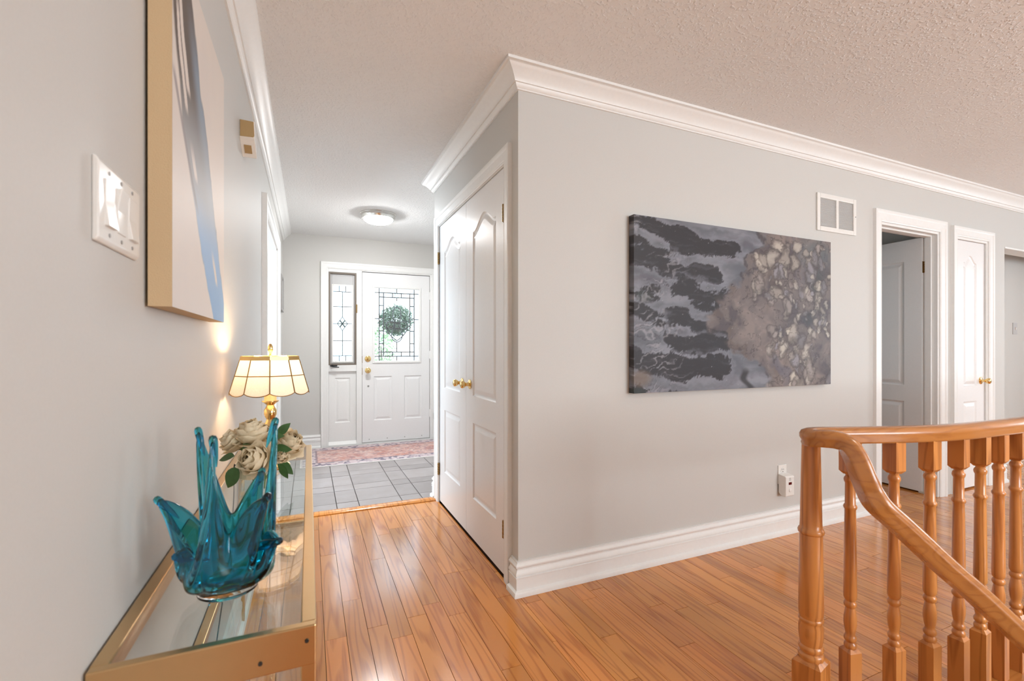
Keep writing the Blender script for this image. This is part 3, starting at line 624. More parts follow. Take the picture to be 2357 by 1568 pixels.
aa, bb = np.meshgrid(np.linspace(0, 1, nx), np.linspace(0, 1, nz)); col = art_main(aa*1475, (1-bb)*1100).reshape(-1, 3)
pic = thing('canvas_painting', 'large dark and taupe poured abstract canvas on the long wall', 'painting', ((PX0+PX1)/2, YM-.002, PZ0))
g = G(); yy = YM-.004-PT
vs = [(PX0+(PX1-PX0)*a, yy, PZ0+(PZ1-PZ0)*b) for a, b in zip(aa.ravel(), bb.ravel())]
g.add(vs, [(j*nx+i, j*nx+i+1, (j+1)*nx+i+1, (j+1)*nx+i) for j in range(nz-1) for i in range(nx-1)])
g.obj('painted_face', M['paint'], pic, cols=col)
# wrapped edges carry the paint round the sides
g = G(); cc = []
def edge_strip(pa, pb, va, vb, n=120):
    t = np.linspace(0, 1, n); k = len(g.v); vs = []
    for q in t:
        p = [pa[i]+(pb[i]-pa[i])*q for i in range(3)]; vs += [tuple(p), (p[0], p[1]+PT, p[2])]
    ux = (va[0]+(vb[0]-va[0])*t)*1475; uy = (1-(va[1]+(vb[1]-va[1])*t))*1100
    c = art_main(ux[None, :], uy[None, :])[0]; c2 = art_main(ux[None, :]+(-40 if va[0] == vb[0] == 0 else 0), uy[None, :])[0]
    for a_, b_ in zip(c, c2): cc.extend([a_, b_])
    g.add(vs, [(2*i, 2*i+1, 2*i+3, 2*i+2) for i in range(n-1)])
edge_strip((PX0, yy, PZ0), (PX0, yy, PZ1), (0, 0), (0, 1)); edge_strip((PX1, yy, PZ0), (PX1, yy, PZ1), (1, 0), (1, 1)); edge_strip((PX0, yy, PZ0), (PX1, yy, PZ0), (0, 0), (1, 0)); edge_strip((PX0, yy, PZ1), (PX1, yy, PZ1), (0, 1), (1, 1))
g.obj('wrapped_edge', M['paint'], pic, cols=np.array(cc))
g = G(); frame_y(g, PX0+.002, PX1-.002, PZ0+.002, PZ1-.002, YM-.03, YM-.0005, .03); g.obj('stretcher', M['canvas'], pic)
pic.rotation_euler = (0, 0, 0)
# canvas on the left wall
CY0, CY1, CZ0, CZ1, CXf = 1.013, 1.568, 1.217, 1.922, -.226
def art_left(u, v):   # u along the wall away from camera, v up
    C = np.broadcast_to(lin((222, 212, 203)), u.shape+(3,)).copy(); C = blend(C, sstep(.5, .7, fbm(u*2, v*2, 3))*.5, (214, 206, 200))
    n = .05*(fbm(u*6, v*5, 7)-.5)
    cen = .10+.86*(1-v)**1.15*.92+n-.06*np.sin((1-v)*PI)
    wd = .12+.10*np.sin(PI*np.clip(1.02-v, 0, 1))**.8+.06*(1-v)
    d = (u-cen)/wd; m = sstep(1.0, .86, np.abs(d)+.25*(fbm(u*14, v*3, 9)-.5))
    blue = sstep(.55, .05, v); 
    c1 = blend(C, m*1.0, (96, 86, 80)); c1 = blend(c1, m*sstep(.1, .7, d)*sstep(.95, .7, v), (132, 146, 162)); c1 = blend(c1, m*sstep(.72, .42, v)*.85, (176, 178, 180)); c1 = blend(c1, m*sstep(.42, .22, v), (150, 180, 214)); c1 = blend(c1, m*sstep(.2, .04, v), (140, 174, 212))
    for (uu, ww, va, vb) in ((-.32, .10, .62, .98), (-.62, .07, .56, .86), (.25, .08, .12, .26), (-.5, .08, .40, .52)):
        s = sstep(1, .7, np.abs((d-uu)/ww/1.6+.3*(fbm(u*9, v*9, 21)-.5)))*sstep(va, va+.03, v)*sstep(vb, vb-.08, v); c1 = blend(c1, s*m, (220, 210, 202))
    t2 = .02+.36*np.clip((.62-v)/.30, 0, 1)**1.1; s2 = sstep(.03, .012, np.abs(u-t2))*sstep(.64, .60, v)*sstep(.30, .36, v); c1 = blend(c1, s2*.85, (150, 142, 142))
    return c1
nx, nz = 150, 200
aa, bb = np.meshgrid(np.linspace(0, 1, nx), np.linspace(0, 1, nz)); col = art_left(aa, bb).reshape(-1, 3)
pic2 = thing('canvas_painting', 'white canvas with a flowing grey and blue stroke above the console table', 'painting', (XL, (CY0+CY1)/2, CZ0))
g = G(); g.add([(CXf, CY0+(CY1-CY0)*a, CZ0+(CZ1-CZ0)*b) for a, b in zip(aa.ravel(), bb.ravel())], [(j*nx+i, j*nx+i+1, (j+1)*nx+i+1, (j+1)*nx+i) for j in range(nz-1) for i in range(nx-1)])
g.obj('painted_face', M['paint2'], pic2, cols=col)
g = G(); q = XL+.006
g.box(q, CXf-.0002, CY0, CY0+.02, CZ0, CZ1); g.box(q, CXf-.0002, CY1-.02, CY1, CZ0, CZ1); g.box(q, CXf-.0002, CY0+.02, CY1-.02, CZ0, CZ0+.02); g.box(q, CXf-.0002, CY0+.02, CY1-.02, CZ1-.02, CZ1)
g.obj('stretched_edge', M['canvas'], pic2)
G().box(XL-.001, q+.002, 1.27, 1.31, CZ1-.05, CZ1-.01).obj('hanger', M['grey_p'], pic2)
# small frame deep in the foyer
fr = thing('picture_frame', 'small grey framed picture on the left wall near the front door', 'picture frame', (XL, 5.27, 1.52))
g = G(); g.box(XL, XL+.026, 5.117, 5.14, 1.52, 1.882); g.box(XL, XL+.026, 5.41, 5.438, 1.52, 1.882); g.box(XL, XL+.026, 5.14, 5.41, 1.52, 1.545); g.box(XL, XL+.026, 5.14, 5.41, 1.857, 1.882); g.obj('frame', M['grey_p'], fr, bevel=.002)
G().box(XL, XL+.014, 5.139, 5.411, 1.544, 1.858).obj('picture', M['white_p'], fr)
# ------------------------------------------------------------------ rug
RX0, RX1, RY0, RY1 = -.08, 1.62, 4.82, 5.705
def art_rug(x, y):
    u = x-RX0; v = y-RY0; W = RX1-RX0; H = RY1-RY0; e = np.minimum(np.minimum(u, W-u), np.minimum(v, H-v))
    C = np.broadcast_to(lin((206, 166, 158)), x.shape+(3,)).copy(); f = fbm(u*9, v*14, 4); C = blend(C, sstep(.5, .7, f)*.8, (214, 184, 176)); C = blend(C, sstep(.5, .3, f)*.7, (184, 132, 122))
    C = blend(C, sstep(.55, .7, fbm(u*5, v*5, 8))*.8, (196, 144, 130)); C = blend(C, sstep(.56, .66, fbm(u*40, v*40, 9, 2))*.5, (140, 118, 128)); C = blend(C, sstep(.6, .7, fbm(u*30, v*34, 19, 2))*.4, (226, 210, 204))
    b = sstep(.16, .14, e); C = blend(C, b*.75, (206, 196, 200)); 
    mot = sstep(.52, .62, fbm(u*34, v*34, 15, 2)); C = blend(C, b*mot*sstep(.015, .03, e)*.8, (96, 92, 112)); C = blend(C, sstep(.012, .006, np.abs(e-.15))*.6, (120, 104, 116)); C = blend(C, sstep(.012, .006, e), (226, 220, 216))
    return C
nx, ny = 240, 130
aa, bb = np.meshgrid(np.linspace(RX0, RX1, nx), np.linspace(RY0, RY1, ny)); col = art_rug(aa, bb)
hz = .007+.0035*fbm(aa*3, bb*3, 77); hz[0, :] = .004+.006*np.maximum(0, fbm(aa[0]*7, aa[0]*0, 5)-.4)
nn = nx*ny
g = G(); g.add([(a, b, z) for a, b, z in zip(aa.ravel(), bb.ravel(), hz.ravel())]+[(a, b, .0005) for a, b in zip(aa.ravel(), bb.ravel())][:0], [(j*nx+i, j*nx+i+1, (j+1)*nx+i+1, (j+1)*nx+i) for j in range(ny-1) for i in range(nx-1)])
rb = [i for i in range(nx)]+[j*nx+nx-1 for j in range(1, ny)]+[(ny-1)*nx+i for i in range(nx-2, -1, -1)]+[j*nx for j in range(ny-2, 0, -1)]
k0 = len(g.v); g.v += [(g.v[i][0], g.v[i][1], .0002) for i in rb]; L = len(rb); g.f += [(rb[i], rb[(i+1) % L], k0+(i+1) % L, k0+i) for i in range(L)]+[tuple(range(k0, k0+L))]
cl = np.concatenate([col.reshape(-1, 3), col.reshape(-1, 3)[rb]])
tag(g.obj('entry_rug', M['rugm'], cols=cl), 'faded pink patterned rug inside the front door', 'rug')
# ------------------------------------------------------------------ ceiling lights
def flush_light(x, y, label, mat, r=.165, name='ceiling_light'):
    t = thing(name, label, 'ceiling light', (x, y, ZC-.10), 'flush ceiling lights')
    G().lathe([(r+.004, .002), (r+.004, -.006), (r-.002, -.009), (r, -.014), (r, -.022), (r-.006, -.026), (r-.004, -.031), (r-.008, -.040), (r-.012, -.052), (r-.030, -.052)], (x, y, ZC), (0, 0, 1), 48, cap=False).obj('rim', M['chrome'], t, 35)
    pr = [((r-.028)*math.cos(a), -.047-.048*math.sin(a)) for a in np.linspace(0, PI/2, 10)]
    G().lathe(pr, (x, y, ZC), (0, 0, 1), 48, cap=False).obj('diffuser', mat, t, 80)
flush_light(.612, 4.62, 'lit flush dome ceiling light in the foyer before the front door', M['dome'])
flush_light(2.3, -.35, 'lit flush dome ceiling light above the stairwell', M['dome2'], name='ceiling_light_offscreen')
# ------------------------------------------------------------------ wall fittings
# triple switch
sw = thing('light_switch', 'triple white rocker switch plate on the left wall', 'light switch', (XL, .88, 1.29))
g = G(); g.prism([(XL, 1.288), (XL+.004, 1.288), (XL+.008, 1.294), (XL+.008, 1.398), (XL+.004, 1.404), (XL, 1.404)], 'y', .798, .963)
G_ = G(); G_.v = [(v[0], v[1], v[2]) for v in g.v]
def prism_xz(pts, y0, y1): return G().prism([(p[0], p[1]) for p in pts], 'y', y0, y1)
prism_xz([(XL, 1.288), (XL+.004, 1.288), (XL+.008, 1.294), (XL+.008, 1.398), (XL+.004, 1.404), (XL, 1.404)], .798, .963).obj('plate', M['white_p'], sw, bevel=.002)
for k in range(3):
    yc = .8345+.046*k; up = k != 1
    a, b = (.002, .006) if up else (.006, .002)
    prism_xz([(XL+.006, 1.313), (XL+.008+b, 1.313), (XL+.009, 1.346), (XL+.008+a, 1.379), (XL+.006, 1.379)], yc-.0165, yc+.0165).obj('rocker', M['white_p'], sw, bevel=.001)
    for zz in (1.302, 1.390): G().lathe([(.003, .007), (.003, .009)], (XL, yc, zz), (1, 0, 0), 8).obj('screw', M['grey_p'], sw)
# motion detector
md = thing('motion_detector', 'old beige motion detector high on the left wall', 'motion detector', (XL, 2.30, 1.985))
G().prism([(2.243, 2.104), (2.243, 2.034), (2.262, 2.028), (2.350, 1.986), (2.360, 1.990), (2.360, 2.100)], 'x', XL-.0005, XL+.056).obj('body', M['white_p'], md, bevel=.002)
G().prism([(XL+.003, 2.034), (XL+.053, 2.036), (XL+.056, 2.042), (XL+.053, 2.101), (XL+.003, 2.103)], 'y', 2.2385, 2.2435).obj('lens', M['beige_p'], md, bevel=.001)
G().add([(XL+.012, 2.285, 2.0165), (XL+.040, 2.285, 2.0165), (XL+.040, 2.325, 1.9975), (XL+.012, 2.325, 1.9975), (XL+.012, 2.284, 2.0140), (XL+.040, 2.284, 2.0140), (XL+.040, 2.324, 1.9950), (XL+.012, 2.324, 1.9950)], [(0, 1, 2, 3), (7, 6, 5, 4), (0, 4, 5, 1), (1, 5, 6, 2), (2, 6, 7, 3), (3, 7, 4, 0)]).obj('lower_lens', M['beige_p'], md)
# return-air vent
vt = thing('wall_vent', 'white two-column louvred air vent beside the doorway', 'vent', (3.198, YM, 1.905))
g = G(); frame_y(g, 2.995, 3.400, 1.905, 2.148, YM-.010, YM, .030); g.box(3.187, 3.212, YM-.010, YM, 1.93, 2.12); g.obj('frame', M['white_p'], vt, bevel=.003)
G().box(3.02, 3.38, YM-.001, YM+.001, 1.925, 2.125).obj('backing', M['lgrey'], vt)
lv = G().prism([(-.008, -.0012), (-.007, -.0022), (-.0005, .0022), (-.0015, .0032)], 'x', -.081, .081).obj('slat', M['white_p'], vt, origin=(0, 0, 0)); LME = lv.data; bpy.data.objects.remove(lv)
for xc in (3.106, 3.291):
    for k in range(23):
        o = bpy.data.objects.new('slat', LME); COL.objects.link(o); o.parent = vt; o.location = Vector((xc, YM, 1.9405+k*.0079))-Vector((3.198, YM, 1.905))
G().lathe([(.004, 0), (.003, .003)], (3.388, YM-.01, 2.03), (0, -1, 0), 8).obj('screw', M['grey_p'], vt)
# outlet and plugged-in alarm
ol = thing('wall_outlet', 'white duplex outlet plate low on the long wall', 'outlet', (2.671, YM, .31))
G().box(2.634, 2.708, YM-.006, YM, .31, .424).obj('plate', M['white_p'], ol, bevel=.002)
g = G(); g.lathe([(.017, .006), (.017, .0075)], (2.671, YM, .392), (0, -1, 0), 20); g.obj('receptacle', M['white_p'], ol, 40)
g = G(); g.box(2.663, 2.665, YM-.0085, YM-.007, .393, .402); g.box(2.677, 2.679, YM-.0085, YM-.007, .394, .401); g.lathe([(.003, .007), (.003, .0085)], (2.671, YM, .383), (0, -1, 0), 8); g.obj('slot', M['black'], ol)
al = thing('plug_in_alarm', 'white plug-in gas alarm with a dark red display', 'alarm', (2.671, YM-.03, .245))
g = G(); g.prism([(YM-.007, .262), (YM-.020, .248), (YM-.052, .244), (YM-.056, .250), (YM-.056, .362), (YM-.050, .368), (YM-.007, .374)], 'x', 2.632, 2.708); g.obj('body', M['white_p'], al, bevel=.004)
G().box(2.657, 2.683, YM-.0575, YM-.055, .316, .331).obj('display', M['red'], al)
G().lathe([(.011, .0), (.011, .003), (.009, .0042)], (2.670, YM-.056, .282), (0, -1, 0), 20).obj('test_button', M['white_p'], al, 40)
g = G()
for k in range(3): g.box(2.662, 2.678-.003*(k == 2), YM-.0568, YM-.0555, .342+.006*k, .3445+.006*k)
g.obj('speaker_slot', M['grey_p'], al)
# far light switch
fs = thing('light_switch', 'single white switch plate on the bright recess wall', 'light switch', (6.54, 2.27, 1.285))
G().box(6.50, 6.585, 2.263, 2.271, 1.285, 1.40).obj('plate', M['lgrey'], fs, bevel=.002); G().box(6.535, 6.55, 2.254, 2.264, 1.33, 1.355).obj('toggle', M['white_p'], fs, bevel=.002)
# ------------------------------------------------------------------ stairs and railing
for nm, bx in (('wall_stairwell_far', (WX0-.03, WX1+.02, WY1, WY1+.02, -2.4, -.012)), ('wall_stairwell_near', (WX0-.03, WX1+.02, WY0-.02, WY0, -2.4, -.012)), ('wall_stairwell_end', (WX1, WX1+.02, WY0, WY1, -2.4, -.012)), ('floor_stairwell', (WX0-.03, WX1+.02, WY0, WY1, -2.5, -2.4)), ('wall_stairwell_head', (WX0-.03, WX0-.022, WY0, WY1, -2.4, -.10))):
    st(G().box(*bx).obj(nm, M['wall']), 'plain plaster surface lining the stairwell')
stairs = tag(link(bpy.data.objects.new('staircase', None), None, ((WX0+WX1)/2, (WY0+WY1)/2, -2.4)), 'oak stairs going down beside the curved railing', 'stairs')
for k in range(10):
    xa = WX0+.255*k; zt = -.19*(k+1)
    G().box(xa-.02, xa+.255, WY0+.001, WY1-.001, zt-.03, zt).obj('tread', M['railh'], stairs, bevel=.006)
    G().box(xa-.001, xa+.012, WY0+.001, WY1-.001, zt-.001, zt+.161).obj('riser', M['trim'], stairs)
RZ = .869
def catmull(P, n=8):
    P = [np.array(p, float) for p in P]; P = [2*P[0]-P[1]]+P+[2*P[-1]-P[-2]]; out = []
    for i in range(1, len(P)-2):
        for k in range(n):
            t = k/n; out.append(.5*((2*P[i])+(P[i+1]-P[i-1])*t+(2*P[i-1]-5*P[i]+4*P[i+1]-P[i+2])*t*t+(-P[i-1]+3*P[i]-3*P[i+1]+P[i+2])*t**3))
    out.append(P[-2]); return out
RPROF = [(-.022, -.024), (.022, -.024), (.026, -.018), (.0245, -.010), (.030, .0), (.030, .010), (.025, .019), (.014, .024), (0, .0255), (-.014, .024), (-.025, .019), (-.030, .010), (-.030, 0), (-.0245, -.010), (-.026, -.018)]
def rail_sweep(path, head, mat, name, parent, sc):
    """path points + heading (deg) interpolated together"""
    pts = catmull([tuple(p)+(h, k) for p, h, k in zip(path, head, sc)], 10); g = G(); m = len(RPROF); vs = []
    for i, p in enumerate(pts):
        a = Vector(pts[max(i-1, 0)][:3]); b = Vector(pts[min(i+1, len(pts)-1)][:3]); tn = (b-a).normalized(); hd = math.radians(p[3])
        side = Vector((math.sin(hd), -math.cos(hd), 0)); side = (side-tn*side.dot(tn)).normalized(); up = side.cross(tn).normalized()
        if up.z < 0 and abs(up.z) > .3: up = -up
        for u, v in RPROF: vs.append(Vector(p[:3])+side*u*p[4]+up*v*p[4])
    fs = [(j*m+i, j*m+(i+1) % m, (j+1)*m+(i+1) % m, (j+1)*m+i) for j in range(len(pts)-1) for i in range(m)]+[tuple(range(m)), tuple(range(len(pts)*m-1, (len(pts)-1)*m-1, -1))]
    return g.add(vs, fs).obj(name, mat, parent, 50)
railing = thing('stair_railing', 'curved oak stair railing with turned balusters and newel post', 'railing', (1.438, .958, 0))
GUARD = [(1.515, .932), (1.624, .894), (1.704, .866), (1.83, .833), (1.95, .812), (2.071, .803), (2.20, .797), (2.34, .795), (2.6, .80), (3.0, .83), (3.5, .89), (4.0, .96), (4.35, 1.0)]
gp = [(x, y, RZ) for x, y in GUARD][::-1]
hd = []
for i, p in enumerate(gp):
    a = gp[max(i-1, 0)]; b = gp[min(i+1, len(gp)-1)]; t = math.degrees(math.atan2(b[1]-a[1], b[0]-a[0])); hd.append(t % 360)
turn = [(1.460, .951, RZ, 168, 1), (1.424, .948, RZ, 205, 1), (1.408, .925, RZ-.001, 255, 1), (1.415, .900, RZ+.003, 295, 1), (1.432, .876, RZ+.002, 312, 1.02), (1.444, .852, RZ-.010, 320, 1.05),
        (1.449, .831, RZ-.044, 325, 1.08), (1.453, .814, RZ-.092, 328, 1.1), (1.464, .803, .735, 330, 1.12)]
for u, v, Y_ in ((2024, 1164, .785), (2068, 1204, .763), (2120, 1252, .738), (2180, 1308, .709), (2240, 1360, .680), (2300, 1416, .650), (2357, 1468, .620)):
    a = (u-1178.5)/F_PX; k = Y_/(math.cos(YAW)-a*math.sin(YAW)); turn.append((k*(math.sin(YAW)+a*math.cos(YAW)), Y_, CAM_H+k*(V0-v)/F_PX, 333, 1.16))
p0, p1 = Vector(turn[-3][:3]), Vector(turn[-1][:3]); dv = (p1-p0).normalized()
for d in (.25, .6, 1.0): turn.append(tuple(p1+dv*d)+(333, 1.16))
rail_sweep([p for p in gp]+[t[:3] for t in turn], hd+[t[3] for t in turn], M['railh'], 'handrail', railing, [1]*len(gp)+[t[4] for t in turn])
# newel
def sq(g, s, z0_, z1_, cx=0, cy=0, ang=0, ch=.0):
    c, sn = math.cos(ang), math.sin(ang); n = len(g.v); vs = []
    lv_ = [(z0_, s/2), (z1_-ch, s/2), (z1_, s/2-ch*.8)] if ch >= 0 else [(z0_, s/2+ch*.8), (z0_-ch, s/2), (z1_, s/2)]
    for z, h in lv_:
        for a, b in ((-h, -h), (h, -h), (h, h), (-h, h)): vs.append((cx+a*c-b*sn, cy+a*sn+b*c, z))
    fs = [(3, 2, 1, 0), (8, 9, 10, 11)]+[(4*j+i, 4*j+(i+1) % 4, 4*j+4+(i+1) % 4, 4*j+4+i) for j in range(2) for i in range(4)]
    g.add(vs, fs)
g = G(); sq(g, .080, 0, .178, ang=.25, ch=.012)
g.lathe([(.030, .165), (.034, .178), (.036, .186), (.034, .193), (.029, .197), (.033, .203), (.035, .209), (.033, .216), (.030, .220), (.0325, .235), (.0345, .255), (.034, .275), (.031, .287), (.0315, .290), (.0345, .295), (.0345, .300), (.032, .304), (.033, .312), (.0345, .318), (.0335, .42), (.0315, .556), (.031, .563), (.0355, .567), (.0365, .573), (.0345, .579), (.031, .583), (.0300, .60), (.0275, .74), (.0252, .85)], n=32)
g.v = [(v[0]+1.438, v[1]+.956, v[2]) for v in g.v]; g.obj('newel_post', M['rail'], railing, 38)
g = G(); sq(g, .042, 0, .200, ch=.010); sq(g, .042, .745, .852, ch=-.010)
g.lathe([(.012, .19), (.0165, .201), (.0175, .207), (.016, .213), (.0125, .218), (.0165, .224), (.0175, .231), (.015, .237), (.0125, .243), (.0155, .258), (.0178, .278), (.0172, .296), (.0140, .318), (.0125, .325), (.0165, .331), (.0178, .337), (.0160, .343), (.0130, .347), (.0175, .356), (.0180, .365), (.0172, .45), (.0155, .60), (.0150, .634), (.0175, .638), (.0188, .643), (.0172, .648), (.0142, .652), (.0140, .70), (.0138, .717), (.0165, .723), (.0175, .729), (.0160, .735), (.0125, .740), (.0135, .75)], n=20)
bo = g.obj('baluster', M['rail'], railing, 38, origin=(0, 0, 0)); BME = bo.data; bpy.data.objects.remove(bo)
def on_curve(u):
    best = None; a = (u-1178.5)/F_PX; s, c = math.sin(YAW), math.cos(YAW); want = (s+a*c)/(c-a*s)
    for i in range(len(GUARD)-1):
        for k in range(60):
            t = k/60; x_ = GUARD[i][0]*(1-t)+GUARD[i+1][0]*t; y_ = GUARD[i][1]*(1-t)+GUARD[i+1][1]*t; e = abs(x_/y_-want)
            if best is None or e < best[0]: best = (e, x_, y_, math.atan2(GUARD[i+1][1]-GUARD[i][1], GUARD[i+1][0]-GUARD[i][0]))
    return best[1:]
spots = [on_curve(u) for u in (1957, 2058, 2140, 2206, 2256, 2298)]
lx = spots[-1][0]
while lx < 4.25:
    lx += .118; i = max(j for j in range(len(GUARD)-1) if GUARD[j][0] <= lx); t = (lx-GUARD[i][0])/(GUARD[i+1][0]-GUARD[i][0]); spots.append((lx, GUARD[i][1]*(1-t)+GUARD[i+1][1]*t, math.atan2(GUARD[i+1][1]-GUARD[i][1], GUARD[i+1][0]-GUARD[i][0])))
for x_, y_, an in spots:
    o = bpy.data.objects.new('baluster', BME); COL.objects.link(o); o.parent = railing; o.location = Vector((x_, y_, 0))-Vector((1.438, .958, 0)); o.rotation_euler = (0, 0, an+.12)
g = G(); L_ = [(1.38, .99)]+GUARD; m = len(L_); vs = []
for (x_, y_) in L_: vs += [(x_, WY1-.035, -.03), (x_, y_+.05, -.03), (x_, y_+.05, .004), (x_, WY1-.035, .004)]
g.add(vs, [(4*j+i, 4*j+(i+1) % 4, 4*j+4+(i+1) % 4, 4*j+4+i) for j in range(m-1) for i in range(4)]+[(0, 1, 2, 3), (4*m-1, 4*m-2, 4*m-3, 4*m-4)])
st(g.obj('trim_17', M['railh'], bevel=.003), 'oak nosing board under the balusters at the stairwell edge')
# ------------------------------------------------------------------ console table
TZ, TX0, TX1, TY0, TY1, LZ = .722, -.2645, .010, .768, 2.205, .398
tab = thing('console_table', 'narrow satin gold console table with glass top and lower shelf', 'table', ((TX0+TX1)/2, (TY0+TY1)/2, 0))
TB = .022
for x0 in (TX0, TX1-TB):
    for y0 in (TY0, TY1-TB): G().box(x0, x0+TB, y0, y0+TB, 0, TZ-.001).obj('leg', M['frame'], tab, bevel=.002)
RH = .060
G().box(TX0, TX1, TY0-.001, TY0+.014, TZ-RH, TZ).obj('front_rail', M['frame'], tab, bevel=.002); G().box(TX0, TX1, TY1-.014, TY1+.001, TZ-RH, TZ).obj('back_rail', M['frame'], tab, bevel=.002)
for x0 in (TX0-.0005, TX1-TB+.0005): G().box(x0, x0+TB, TY0+.012, TY1-.012, TZ-.030, TZ+.0003).obj('side_rail', M['frame'], tab, bevel=.002)
G().box(TX0+TB-.004, TX1-TB+.004, TY0+.012, TY1-.012, TZ-.009, TZ-.001).obj('glass_top', M['tabletop'], tab)
for x0 in (TX0-.0005, TX1-TB+.0005): G().box(x0, x0+TB, TY0+.01, TY1-.01, LZ-.022, LZ).obj('shelf_rail', M['frame'], tab, bevel=.002)
for y0 in (TY0, TY1-.014): G().box(TX0, TX1, y0, y0+.014, LZ-.022, LZ).obj('shelf_rail', M['frame'], tab, bevel=.002)
G().box(TX0+TB-.004, TX1-TB+.004, TY0+.012, TY1-.012, LZ-.008, LZ-.001).obj('glass_shelf', M['tabletop'], tab)
for x0, zz in ((TX1-.013, TZ-.022), (TX1-.075, TZ-.040)): G().lathe([(.003, 0), (.003, .0018)], (x0, TY0-.001, zz), (0, -1, 0), 10).obj('screw', M['black'], tab)
# ------------------------------------------------------------------ turquoise splash vase
VC = Vector((-.128, .935, TZ))
R_ = Vector((math.cos(YAW), -math.sin(YAW), 0)); A_ = Vector((math.sin(YAW), math.cos(YAW), 0))
tips = [(.092, -.02, .094), (.088, .040, .300), (.060, .085, .212), (-.048, .060, .284), (-.118, .0, .162), (-.086, -.046, .064), (-.022, -.058, .272), (.071, -.06, .168)]
def tip_at(u, v, dy):
    k = VC.dot(A_)+dy; a = (u-1178.5)/F_PX; p = Vector((k*(math.sin(YAW)+a*math.cos(YAW)), k*(math.cos(YAW)-a*math.sin(YAW)), CAM_H+k*(V0-v)/F_PX))-VC
    return p.dot(R_), p.dot(A_), p.z
tips = [tip_at(*q) for q in ((643, 1245, -.025), (634, 968, .045), (604, 1083, .088), (456, 990, .055), (362, 1150, 0.), (404, 1282, -.05), (490, 1010, -.052), (616, 1142, -.062))]
TIPS3 = [VC+R_*a+A_*b+Vector((0, 0, z)) for a, b, z in tips]
tips = sorted([(math.atan2(b, a) % (2*PI), math.hypot(a, b), z) for a, b, z in tips])
def rim(th):
    n = len(tips)
    for i in range(n):
        a0, r0, z0_ = tips[i]; a1, r1, z1_ = tips[(i+1) % n]
        if i == n-1: a1 += 2*PI
        t = th if th >= tips[0][0] else th+2*PI
        if a0 <= t <= a1:
            s = (t-a0)/(a1-a0); lowz = min(.135, .35*min(z0_, z1_)+.05); lowr = .055
            wz = math.sin(PI*s)**1.15; wr = math.sin(PI*s)**1.0; z = (z0_*(1-s)+z1_*s); r = (r0*(1-s)+r1*s)
            return r*(1-wr)+lowr*wr, z*(1-wz)+min(lowz, z)*wz
    return .05, .1
NS = 22; vs = []; THS = []
for i in range(len(tips)):
    a0 = tips[i][0]; a1 = tips[(i+1) % len(tips)][0]+(2*PI if i == len(tips)-1 else 0)
    for k in range(21):
        t = k/21; t = t-.09*math.sin(2*PI*t); THS.append(a0+(a1-a0)*t)
NT_ = len(THS)
base_ang = [tips[0][0]]
for j in range(NS+1):
    t = j/NS
    for i in range(NT_):
        th = THS[i]; r1, z1_ = rim(th); b0 = Vector((.030, .019)); b1 = Vector((.088+.014*math.cos(4*th), .024)); b2 = Vector((.062+.25*(r1-.05), .35*z1_+.03)); b3 = Vector((r1, z1_))
        q = b0*(1-t)**3+b1*3*t*(1-t)**2+b2*3*t*t*(1-t)+b3*t**3; tw = .35*math.sin(t*PI*.5)-.35
        a = th+tw*(1-t); vs.append(VC+R_*(q.x*math.cos(a))+A_*(q.x*math.sin(a))+Vector((0, 0, q.y)))
g = G(); g.add(vs, [(j*NT_+i, j*NT_+(i+1) % NT_, (j+1)*NT_+(i+1) % NT_, (j+1)*NT_+i) for j in range(NS) for i in range(NT_)]+[tuple(range(NT_-1, -1, -1))])
vz = thing('glass_vase', 'turquoise art glass vase with pulled spikes on the console table', 'vase', VC)
o = g.obj('bowl', M['teal'], vz, 180)
sm = o.modifiers.new('solid', 'SOLIDIFY'); sm.thickness = .0095; sm.offset = 0; sm.use_even_offset = False
su = o.modifiers.new('sub', 'SUBSURF'); su.levels = 1; su.render_levels = 1
for p in TIPS3:
    ax = (p-(VC+Vector((0, 0, .05)))).normalized()
    G().lathe([(.0010, -.050), (.0040, -.036), (.0058, -.020), (.0066, -.008), (.0066, -.001), (.0048, .004), (.0005, .006)], p, ax, 14, cap=False).obj('drawn_tip', M['teal'], vz, 80)
G().lathe([(.001, .0), (.040, .0), (.046, .004), (.046, .010), (.039, .015), (.033, .0185), (.001, .0185)], VC, (0, 0, 1), 40, cap=False).obj('clear_foot', M['vglass'], vz, 50)
# ------------------------------------------------------------------ table lamp
LX, LY = -.125, 1.845
lamp = thing('table_lamp', 'lit brass table lamp with scalloped capiz shell shade', 'lamp', (LX, LY, TZ))
G().lathe([(.062, 0), (.064, .006), (.060, .012), (.040, .020), (.022, .030), (.014, .045), (.012, .075), (.018, .085), (.022, .095), (.016, .105), (.011, .118), (.013, .135), (.020, .150), (.015, .162), (.012, .170), (.017, .178), (.0205, .188), (.0205, .202), (.014, .214), (.012, .220), (.020, .228), (.027, .232), (.027, .236)], (LX, LY, TZ), n=32).obj('stem', M['brass'], lamp, 45)
G().lathe([(.0195, .955), (.0195, 1.005), (.012, 1.006)], (LX, LY, 0), n=24).obj('candle_sleeve', M['cream'], lamp, 40)
G().lathe([(.008, 1.006), (.012, 1.015), (.019, 1.035), (.019, 1.05), (.012, 1.066), (.001, 1.07)], (LX, LY, 0), n=20).obj('bulb', M['bulb'], lamp, 60)
G().lathe([(.003, 1.07), (.003, 1.112), (.006, 1.114), (.006, 1.118), (.003, 1.120), (.005, 1.126), (.0085, 1.136), (.008, 1.148), (.004, 1.157), (.001, 1.158)], (LX, LY, 0), n=16).obj('finial', M['brass'], lamp, 50)
rt, rm, rb_ = .0965, .112, .128; zt_, zm, zb_ = 1.102, 1.048, .992; NP = 10; PH = math.radians(-15.)
